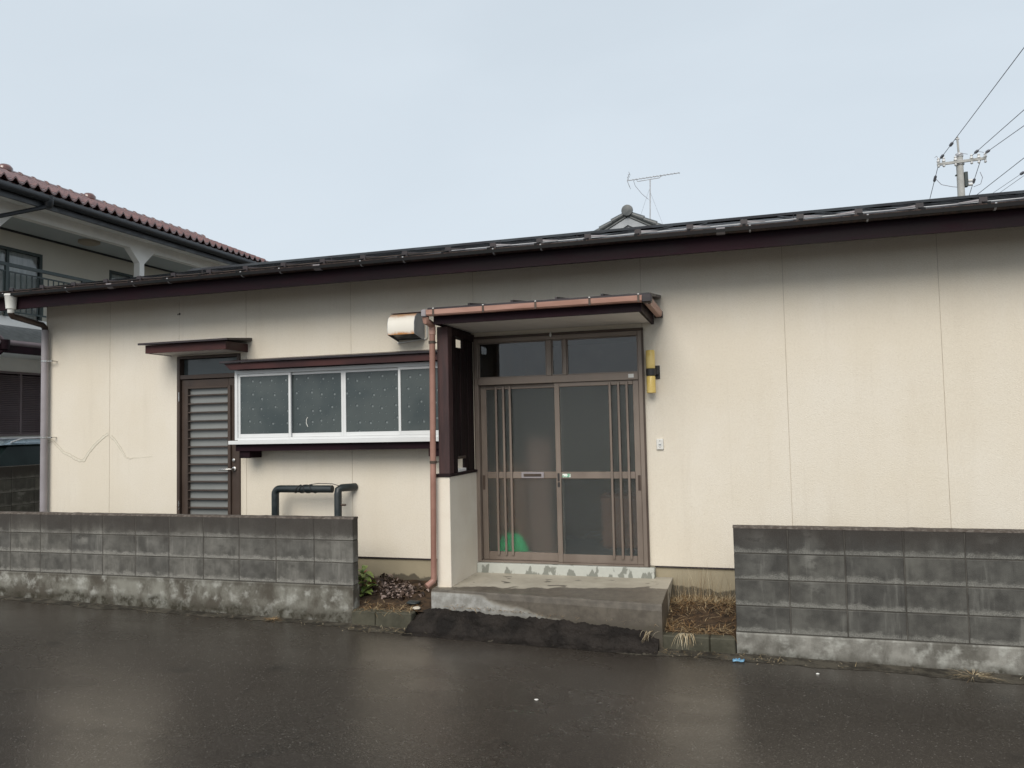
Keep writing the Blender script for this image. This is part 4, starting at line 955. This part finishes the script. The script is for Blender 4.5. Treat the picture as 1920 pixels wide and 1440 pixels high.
# balcony arcade wall, opening by opening
def arcade(ya, yb, zs, zt, ch, top):
    """front wall round one opening with chamfered upper corners"""
    mb = MB(); t0, t1 = NX-.16, NX
    for pr in ([(ya, zt), (ya+ch, zt), (ya, zt-ch)], [(yb, zt), (yb, zt-ch), (yb-ch, zt)]): mb.prism(pr, 'x', t0, t1)
    return mb
ops = [(-.1+.75, 3.42-.14), (3.44, 6.84), (6.98, 9.9)]
mb = MB()
mb.box(NX-.16, NX, NY0, NY1, 5.865, 6.08)
for ya, yb in ((NY0, NY0+.05), (3.28, 3.44), (6.84, 6.98), (9.9, NY1)): mb.box(NX-.16, NX, ya, yb, 3.95, 5.8645)
for ya, yb in ((.65, 3.28), (3.44, 6.84), (6.98, 9.9)):
    mb.prism([(ya+.0005, 5.8645), (ya+.29, 5.8645), (ya+.0005, 5.57)], 'x', NX-.16, NX); mb.prism([(yb-.0005, 5.8645), (yb-.0005, 5.57), (yb-.29, 5.8645)], 'x', NX-.16, NX)
mb.box(NX-.16, NX, NY0, NY1, 3.70, 3.949)
mb.build('balcony_arcade', MT['neighbour_white'], NH)
B(-14.4, -13.061, NY0, NY1, 3.72, 3.9).build('balcony_floor', MT['neighbour_beige'], NH)
B(-14.28, -13.061, NY0, NY1, 5.98, 6.02).build('balcony_ceiling', MT['neighbour_ceiling'], NH)
mb = MB()
for a, b, c_, d in cells((NY0, NY1), (3.9, 5.979), [(4.0, 5.58, 3.95, 5.61), (7.4, 8.14, 4.5, 5.63)]): mb.box(-14.4, -14.29, a, b, c_, d)
mb.build('upper_wall', MT['neighbour_beige'], NH)
B(-14.289, -14.27, NY0, NY1, 5.935, 5.979).build('cornice', MT['dark_gutter'], NH)
def nwin(x, ya, yb, za, zb, pane='grey_glass', n=2):
    w = MB().box(x-.06, x+.012, ya, ya+.06, za, zb).box(x-.06, x+.012, yb-.06, yb, za, zb).box(x-.06, x+.012, ya+.0605, yb-.0605, zb-.06, zb).box(x-.06, x+.012, ya+.0605, yb-.0605, za, za+.05)
    w = w.build('window', MT['rail_green'], NH)
    for k in range(n):
        a = ya+.06+(yb-ya-.12)*k/n; b = ya+.06+(yb-ya-.12)*(k+1)/n
        B(x-.04, x-.03, a, b, za+.05, zb-.06).build('pane', MT[pane], w)
        if k: B(x-.045, x-.01, a-.03, a+.03, za+.0505, zb-.0605).build('stile', MT['rail_green'], w)
    B(x-.10, x-.09, ya+.06, yb-.06, za+.05, zb-.06).build('curtain', MT['curtain'], w)
nwin(-14.29, 4.0, 5.58, 3.95, 5.61, 'clear_glass'); nwin(-14.29, 7.4, 8.14, 4.5, 5.63, 'clear_glass', 1)
MB().lathe((-13.62, 6.15, 0), [(.22, 5.978), (.22, 5.93), (.16, 5.90), (.04, 5.89)], 18).build('ceiling_lamp', MT['tan_wall'], NH, smooth=True)
rail = MB().box(NX+.02, NX+.07, NY0, NY1, 4.87, 4.93).box(NX+.03, NX+.06, NY0, NY1, 4.76, 4.785).box(NX+.03, NX+.06, NY0, NY1, 4.02, 4.05).build('balcony_rail', MT['rail_green'], NH)
bsrc = None; yb = NY0+.06
while yb < NY1:
    if bsrc is None: bsrc = B(NX+.037, NX+.053, yb-.008, yb+.008, 4.05, 4.76).build('baluster', MT['rail_green'], rail); bz = WPOS[bsrc.name]
    else: inst(bsrc, 'baluster', (bz.x, yb, bz.z), rail)
    yb += .118
for yp in (.7, 3.55, 5.25, 6.9, 8.5): B(NX+.022, NX+.068, yp-.03, yp+.03, 3.95, 4.869).build('rail_post', MT['rail_green'], rail)
# ground floor
mb = MB()
for a, b, c_, d in cells((NY0, NY1), (g, 3.70), [(3.40, 4.40, 1.76, 2.94), (6.0, 7.6, 1.5, 2.9)]): mb.box(NX-.12, NX, a, b, c_, d)
mb.build('lower_wall', MT['neighbour_white'], NH)
B(-19, -14.41, NY0, NY1, g, 6.3).build('rear_body', MT['neighbour_white'], NH)
B(-14.41, NX-.121, NY0, NY0+.1, g, 3.69).build('gable_end', MT['neighbour_white'], NH); B(-14.41, NX-.121, NY1-.1, NY1, g, 3.69).build('gable_end', MT['neighbour_white'], NH)
sh = MB().box(NX-.05, NX+.02, 3.40, 3.44, 1.76, 2.94).box(NX-.05, NX+.02, 4.36, 4.40, 1.76, 2.94).box(NX-.05, NX+.02, 3.4405, 4.3595, 2.90, 2.94).box(NX-.05, NX+.02, 3.4405, 4.3595, 1.76, 1.80).box(NX-.05, NX+.018, 3.885, 3.92, 1.8005, 2.8995).build('shutter', MT['shutter'], NH)
ssrc = None; zz = 1.825
while zz < 2.89:
    for a, b in ((3.4405, 3.8845), (3.9205, 4.3595)):
        if ssrc is None:
            ssrc = MB().hexa([(NX+.012,a,zz-.016),(NX+.012,b,zz-.016),(NX-.03,b,zz+.012),(NX-.03,a,zz+.012),(NX+.012,a,zz-.006),(NX+.012,b,zz-.006),(NX-.03,b,zz+.018),(NX-.03,a,zz+.018)]).build('slat', MT['shutter'], sh); sz = WPOS[ssrc.name]; dz0 = sz.z-zz
        else: inst(ssrc, 'slat', (sz.x, (a+b)/2, zz+dz0), sh)
    zz += .0345
B(NX-.08, NX-.06, 3.4, 4.4, 1.77, 2.93).build('backing', MT['fascia_paint'], sh)
nwin(NX, 6.0, 7.6, 1.5, 2.9)
# lean-to roof along the ground floor
lt = MB().hexa([(-11.92, NY0-.4, 3.30), (-11.92, NY1+.3, 3.30), (NX+.001, NY1+.3, 3.72), (NX+.001, NY0-.4, 3.72), (-11.92, NY0-.4, 3.35), (-11.92, NY1+.3, 3.35), (NX+.001, NY1+.3, 3.78), (NX+.001, NY0-.4, 3.78)]).build('lean_to_roof', MT['dark_tile'], NH)
MB().box(-11.99, -11.93, NY0-.4, NY1+.3, 3.17, 3.30).build('fascia', MT['fascia_paint'], lt)
MB().tube([(-11.95, NY0-.4, 3.34), (-11.95, NY1+.3, 3.34)], .05, 10).build('gutter', MT['shutter'], lt, smooth=True)
B(NX+.001, -11.991, NY0-.4, NY1+.3, 3.19, 3.20).build('soffit', MT['neighbour_white'], lt)
MB().tube([(-11.93, 2.75, 3.33), (-11.93, 2.75, 3.22), (-11.95, 2.70, 3.16), (-12.6, 2.2, 3.0), (-12.8, 2.1, 2.95), (-12.85, 2.1, g+.1)], .035, 8).lathe((-11.93, 2.75, 0), [(.05, 3.2), (.075, 3.22), (.09, 3.36), (.09, 3.38)], 12).build('downpipe', MT['fascia_paint'], lt, smooth=True)
MB().tube([(-11.95, .2, 3.50), (-11.95, 2.35, 3.50), (-11.93, 2.62, 3.47), (-11.93, 2.72, 3.38)], .03, 8).build('overflow_pipe', MT['shutter'], lt, smooth=True)
# main roof
e_x, e_z, r_x, r_z = -12.32, 6.27, -14.55, 7.17
ns = (r_z-e_z)/(r_x-e_x)
def nrz(x): return e_z+(x-e_x)*ns
NE = 10.85
mroof = MB().hexa([(e_x, -.2, e_z-.06), (e_x, NE, e_z-.06), (r_x, NE, r_z-.06), (r_x, -.2, r_z-.06), (e_x, -.2, e_z-.02), (e_x, NE, e_z-.02), (r_x, NE, r_z-.02), (r_x, -.2, r_z-.02)]).hexa([(-19.5, -.2, 5.0), (-19.5, NE, 5.0), (r_x-.001, NE, r_z-.06), (r_x-.001, -.2, r_z-.06), (-19.5, -.2, 5.04), (-19.5, NE, 5.04), (r_x-.001, NE, r_z-.02), (r_x-.001, -.2, r_z-.02)]).build('roof', MT['red_tile'], NH)
B(e_x-.06, e_x-.02, -.2, NE, 5.965, 6.205).build('fascia', MT['dark_gutter'], mroof)
MB().tube([(e_x+.05, -.2, 6.14), (e_x+.05, NE, 6.14)], .078, 10).build('gutter', MT['dark_gutter'], mroof, smooth=True)
MB().hexa([(e_x-.061, -.2, 6.04), (e_x-.061, NE, 6.04), (NX-.17, NE, 6.08), (NX-.17, -.2, 6.08), (e_x-.061, -.2, 6.06), (e_x-.061, NE, 6.06), (NX-.17, NE, 6.10), (NX-.17, -.2, 6.10)]).build('soffit', MT['neighbour_white'], mroof)
MB().tube([(e_x+.04, 3.9, 6.13), (e_x+.02, 3.85, 5.98), (NX+.04, 3.1, 5.62), (NX+.04, 3.05, 5.5), (NX+.04, 3.05, 3.8)], .04, 8).lathe((e_x+.04, 3.9, 0), [(.05, 5.97), (.08, 6.0), (.095, 6.15), (.095, 6.18)], 12).build('downpipe', MT['dark_gutter'], mroof, smooth=True)
def ntile(dy=.225, L=.42, sl=ns):
    mb = MB(); vs = []; n = 8
    for s_ in (0, 1):
        for k in range(n+1):
            t = k/n; z = .035*math.sin(2*PI*t*1.0)*.6+(.052*math.exp(-((t-.25)/.16)**2)); x = .02 if s_ == 0 else -L
            vs.append((x, dy*(t-.5), z+x*sl+(.030 if s_ == 0 else 0))); vs.append((x, dy*(t-.5), z+x*sl-.022+(.018 if s_ == 0 else 0)))
    m_ = 2*(n+1)
    for k in range(n):
        mb_f = [(2*k, 2*k+2, m_+2*k+2, m_+2*k), (2*k, 2*k+1, 2*k+3, 2*k+2), (2*k+1, 2*k+3, m_+2*k+3, m_+2*k+1)]
        mb.f += mb_f
    mb.v = vs; return mb
ts = None; yy = 1.0
while yy < NE:
    if ts is None: ts = ntile().build('roof_tile', MT['red_tile'], None, origin=(0, 0, 0), smooth=True); place(ts, (e_x+.06, yy, e_z), mroof)
    else: inst(ts, 'roof_tile', (e_x+.06, yy, e_z), mroof)
    yy += .225
mb = MB(); tm = ntile(); r = 1
while e_x+.06-.30*r > r_x:
    yy = 1.0
    while yy < NE:
        mb.add([(v[0]+e_x+.06-.30*r, v[1]+yy, v[2]+e_z-.30*r*ns+.0) for v in tm.v], tm.f); yy += .225
    r += 1
mb.build('tile_field', MT['red_tile'], mroof, smooth=True, kind='stuff')
rs = None; yy = .6
while yy < NE:
    if rs is None:
        rs = MB().tube([(0, -.16, 0), (0, .13, .0), (0, .13, 0), (0, .16, 0)], [.095, .095, .115, .115], 12).build('ridge_tile', MT['red_tile'], None, origin=(0, 0, 0), smooth=True); place(rs, (r_x, yy, r_z+.05), mroof)
    else: inst(rs, 'ridge_tile', (r_x, yy, r_z+.05), mroof)
    yy += .32
for yo in (4.9, 7.05):
    MB().lathe((r_x, yo, 0), [(.13, r_z+.03), (.15, r_z+.08), (.15, r_z+.15), (.10, r_z+.21), (.02, r_z+.23)], 14).build('ridge_ornament', MT['red_tile'], mroof, smooth=True)
vsrc = None; xv = e_x
while xv > r_x:
    t = MB().tube([(xv+.1, NE+.02, nrz(xv+.1)+.03), (xv-.2, NE+.02, nrz(xv-.2)+.015)], [.075, .065], 10); t.build('verge_tile', MT['red_tile'], mroof, smooth=True); xv -= .30

# car in the neighbour's yard, seen between the boundary wall and the shutters
car = thing('parked_car', (-11.75, 2.6, gz(-11.7)), 'blue-grey car parked behind the old boundary block wall', 'car')
cg = gz(-11.7); CX0, CX1 = -12.42, -11.02
pr = [(.9, .30), (.95, .62), (1.05, .82), (1.9, .93), (2.0, .95), (4.05, .98), (4.22, .80), (4.25, .35), (3.95, .22), (1.2, .22)]
MB().prism([(a, b+cg) for a, b in pr], 'x', CX0, CX1).build('body', MT['car_paint'], car, bevel=.05, segs=2, smooth=True)
ca, cb = CX0+.06, CX1-.06; ra, rb = CX0+.20, CX1-.20
def cabin(y0a, y1a, y0b, y1b, z0, z1, xa, xb, xc, xd): return MB().hexa([(xa, y0a, z0), (xb, y0a, z0), (xb, y1a, z0), (xa, y1a, z0), (xc, y0b, z1), (xd, y0b, z1), (xd, y1b, z1), (xc, y1b, z1)])
cabin(1.75, 4.13, 2.25, 3.98, cg+.90, cg+1.47, ca, cb, ra+.02, rb-.02).build('window_glass', MT['dark_glass'], car, bevel=.03, smooth=True)
cabin(2.1, 4.06, 2.35, 3.9, cg+1.455, cg+1.545, ra-.025, rb+.025, ra+.08, rb-.08).build('roof', MT['car_paint'], car, bevel=.035, segs=3, smooth=True)
for yc in (2.95, 3.9):
    for sx_ in (1, -1):
        xm = cb if sx_ > 0 else ca; xn = rb if sx_ > 0 else ra
        MB().hexa([(xm-.01, yc-.04, cg+.93), (xm+.012, yc-.04, cg+.93), (xm+.012, yc+.04, cg+.93), (xm-.01, yc+.04, cg+.93), (xn-.02*sx_-.01, yc-.05, cg+1.48), (xn-.02*sx_+.012, yc-.05, cg+1.48), (xn-.02*sx_+.012, yc+.03, cg+1.48), (xn-.02*sx_-.01, yc+.03, cg+1.48)]).build('pillar', MT['rubber'], car)
for xr in (ra-.0, rb+.0): MB().tube([(xr, 2.3, cg+1.50), (xr, 2.5, cg+1.555), (xr, 3.8, cg+1.555), (xr, 3.95, cg+1.52)], .014, 8).build('roof_rail', MT['galvanised'], car, smooth=True)
for yw in (1.55, 3.62):
    for xw in (CX0+.07, CX1-.07):
        w = MB().lathe((xw, yw, cg+.28), [(.16, -.085), (.26, -.08), (.28, -.05), (.28, .05), (.26, .08), (.16, .085)], 20, 'x').build('wheel', MT['rubber'], car, smooth=True)
        MB().lathe((xw, yw, cg+.28), [(.15, -.088), (.16, 0), (.15, .088)], 14, 'x').build('rim', MT['steel'], w, smooth=True)
for xh in (CX0+.12, CX1-.36): B(xh, xh+.24, .90, .99, cg+.66, cg+.80).build('headlight', MT['porcelain'], car, bevel=.02)
B(CX1-.02, CX1+.10, 1.98, 2.06, cg+.96, cg+1.08).build('mirror', MT['car_paint'], car, bevel=.02)

# ------------------------------------------------------------------ house with grey gable behind, antenna
BY = 14.0; ap = (-2.955, 7.52)
BH = thing('gable_house', (-2.955, BY+4, gz(-3)), 'house with grey tiled gable roof showing above the dark metal roof', 'house')
sl_ = .535
def bz_(x, o=0): return ap[1]-abs(x-ap[0])*sl_+o
MB().prism([(ap[0]-4, 0), (ap[0]+4, 0), (ap[0]+4, bz_(ap[0]+4, -.35)), (ap[0], bz_(ap[0], -.35)), (ap[0]-4, bz_(ap[0]-4, -.35))], 'y', BY+.6, BY+8).build('wall', MT['tan_wall'], BH)
rf = MB().prism([(ap[0]-4.8, bz_(ap[0]-4.8)), (ap[0], ap[1]), (ap[0]+4.8, bz_(ap[0]+4.8)), (ap[0]+4.8, bz_(ap[0]+4.8, -.06)), (ap[0], ap[1]-.06), (ap[0]-4.8, bz_(ap[0]-4.8, -.06))], 'y', BY, BY+8.6).build('roof', MT['dark_tile'], BH)
for s_ in (-1, 1):
    e1 = ap[0]+s_*4.7
    MB().prism([(ap[0], ap[1]-.075), (e1, bz_(e1, -.075)), (e1, bz_(e1, -.29)), (ap[0], ap[1]-.29)], 'y', BY+.03, BY+.07).build('barge_board', MT['grey_board'], BH)
    MB().prism([(ap[0], ap[1]-.291), (e1, bz_(e1, -.291)), (e1, bz_(e1, -.50)), (ap[0], ap[1]-.50)], 'y', BY+.10, BY+.13).build('inner_board', MT['galvanised'], BH)
    k = 0
    while k < 13:
        xa = ap[0]+s_*(.08+.34*k); xb = xa+s_*.36
        MB().tube([(xa, BY+.03, bz_(xa, .05)), (xb, BY+.03, bz_(xb, .075))], [.07, .085], 10).build('verge_tile', MT['dark_tile'], rf, smooth=True); k += 1
MB().tube([(ap[0], BY-.02, ap[1]+.10), (ap[0], BY+8.6, ap[1]+.10)], .11, 12).build('ridge', MT['dark_tile'], rf, smooth=True)
MB().lathe((ap[0], BY-.02, ap[1]+.10), [(.10, .06), (.155, .05), (.165, 0), (.155, -.05), (.06, -.06)], 16, 'y').build('ridge_end_tile', MT['dark_tile'], rf, smooth=True)
AN = thing('tv_antenna', (-2.40, BY-.0+.5, bz_(-2.40)), 'thin rooftop antenna with long boom above the grey gable', 'antenna')
ax, ay = -2.40, BY+.5
MB().tube([(ax, ay, bz_(ax)-.05), (ax+.045, ay, 8.60)], .017, 8).build('mast', MT['galvanised'], AN)
ba, bb = Vector((ax-.60, ay, 8.62)), Vector((ax+.87, ay-.0, 8.68))
MB().tube([ba, bb], .012, 6).build('boom', MT['galvanised'], AN)
MB().tube([(ax-.33, ay, 8.61), (ax-.32, ay, 8.565), (ax+.30, ay, 8.60), (ax+.36, ay, 8.655)], .010, 6).build('support_arm', MT['galvanised'], AN)
for k in range(14):
    t = .12+.066*k; c = ba.lerp(bb, t); MB().tube([c+Vector((-.02, -.085, 0)), c+Vector((.02, .085, 0))], .004, 5).build('director', MT['galvanised'], AN)
for s_ in (-1, 1):
    MB().tube([ba, ba+Vector((.07, 0, s_*.20))], .010, 6).build('reflector_arm', MT['galvanised'], AN)
    for q in (.35, .7, 1.0):
        c = ba+Vector((.07*q, 0, s_*.20*q)); MB().tube([c+Vector((0, -.16, 0)), c+Vector((0, .16, 0))], .005, 5).build('reflector_rod', MT['galvanised'], AN)
MB().tube([(ax-.42, ay, 8.60), (ax-.38, ay, 8.45), (ax-.2, ay, 8.2), (ax-.02, ay, 8.02)], .007, 5).build('cable', MT['wire'], AN)
for dx in (-.36, .45): MB().tube([(ax+.01, ay, 8.30), (ax+dx, ay+.2, bz_(ax+dx))], .003, 5).build('guy_wire', MT['wire'], AN)

# ------------------------------------------------------------------ utility pole and lines
PY = 20.0; PX = 6.745
UP = thing('utility_pole', (PX, PY, gz(PX)), 'grey concrete utility pole with crossarm and insulators', 'utility pole')
MB().tube([(PX, PY, -.1), (PX, PY, 9.98)], [.16, .10], 16).build('shaft', MT['pole_concrete'], UP, smooth=True)
MB().lathe((PX, PY, 0), [(.115, 9.93), (.12, 9.95), (.11, 10.03), (.05, 10.07)], 14).build('cap', MT['galvanised'], UP, smooth=True)
MB().tube([(PX-.01, PY, 10.0), (PX-.03, PY, 10.58)], .032, 8).build('mast', MT['pole_concrete'], UP)
MB().box(PX-.09, PX+.03, PY-.03, PY+.03, 10.50, 10.53).build('mast_bracket', MT['galvanised'], UP)
MB().hexa([(6.08,PY-.16,9.68),(7.45,PY-.16,9.72),(7.45,PY-.10,9.72),(6.08,PY-.10,9.68),(6.08,PY-.16,9.76),(7.45,PY-.16,9.80),(7.45,PY-.10,9.80),(6.08,PY-.10,9.76)]).build('crossarm', MT['pole_concrete'], UP)
MB().lathe((PX, PY, 0), [(.125, 9.66), (.135, 9.67), (.135, 9.80), (.125, 9.81)], 14).build('collar', MT['galvanised'], UP)
for xi in (6.12, 6.27, 6.60, 7.05, 7.25, 7.43):
    MB().lathe((xi, PY-.13, 0), [(.02, 9.62), (.045, 9.65), (.03, 9.69), (.03, 9.78), (.055, 9.80), (.05, 9.84), (.03, 9.87), (.045, 9.90), (.015, 9.94)], 10).build('insulator', MT['porcelain'], UP, smooth=True)
MB().box(PX+.10, PX+.20, PY-.08, PY+.08, 8.95, 9.42).box(PX-.14, PX-.08, PY-.05, PY+.05, 9.33, 9.37).build('bracket', MT['rail_green'], UP, bevel=.01)
for zi in (9.02, 9.14): MB().lathe((PX+.27, PY, zi), [(.02, -.07), (.05, -.06), (.05, .06), (.02, .07)], 10, 'x').build('spool_insulator', MT['porcelain'], UP, smooth=True)
MB().tube([(6.05, PY, 9.30), (6.2, PY, 9.1), (6.5, PY, 9.0), (PX-.1, PY, 8.97)], .010, 5).build('jumper', MT['wire'], UP)
MB().tube([(7.30, PY, 9.38), (7.36, PY, 9.2), (7.30, PY, 9.0), (7.1, PY, 8.93)], .010, 5).build('jumper', MT['wire'], UP)
for x0_, x1_ in ((6.12, 6.02), (6.62, 6.95), (7.12, 7.40)):
    MB().tube([(x0_, PY-.13, 9.93), ((x0_+x1_)/2, PY-.13, 10.0), (x1_, PY-.13, 9.95)], .008, 5).build('jumper', MT['wire'], UP)
GRP = 'overhead wires at the utility pole'
def wire(a, b, sag, r, label, beads=()):
    a, b = Vector(a), Vector(b); n = 24
    pts = [a.lerp(b, k/n)-Vector((0, 0, 4*sag*(k/n)*(1-k/n))) for k in range(n+1)]
    w = MB().tube(pts, r, 6).build('power_line', MT['wire'], None); tag(w, label, 'wire', GRP)
    for t in beads:
        c = a.lerp(b, t)-Vector((0, 0, 4*sag*t*(1-t))); d = (b-a).normalized()
        MB().tube([c-d*.16, c-d*.1, c+d*.1, c+d*.16], [.02, .045, .045, .02], 8).build('sleeve', MT['wire'], w, smooth=True)
wire((6.15, PY-.13, 9.86), (6.13, -10.0, 9.70), .0, .010, 'overhead line rising from the left end of the pole crossarm', (.012, .05))
wire((7.08, PY-.13, 9.90), (7.08, 5.0, 8.72), .0, .010, 'overhead line running from the middle of the crossarm past the roof', (.03,))
wire((7.43, PY-.13, 9.92), (7.43, 6.0, 8.27), .0, .010, 'overhead line leaving the right end of the pole crossarm', (.02,))
wire((7.40, 23.0, 9.0), (7.40, 10.0, 8.29), .0, .010, 'lower overhead line crossing just above the metal roof')
wire((8.2, 24.0, 9.34), (8.2, 12.0, 8.47), .0, .007, 'faint low overhead line near the edge of the roof', (.40,))
wire((8.4, 24.0, 9.30), (8.4, 12.0, 8.60), .0, .007, 'faint lowest overhead line near the edge of the roof')
wire((6.12, PY-.13, 9.72), (6.27, 24.0, 8.1), .0, .010, 'line dropping away behind from the left crossarm end', (.16,))
wire((7.30, PY-.13, 9.72), (7.65, 24.0, 8.7), .0, .010, 'line dropping away behind from the right crossarm end', (.3,))
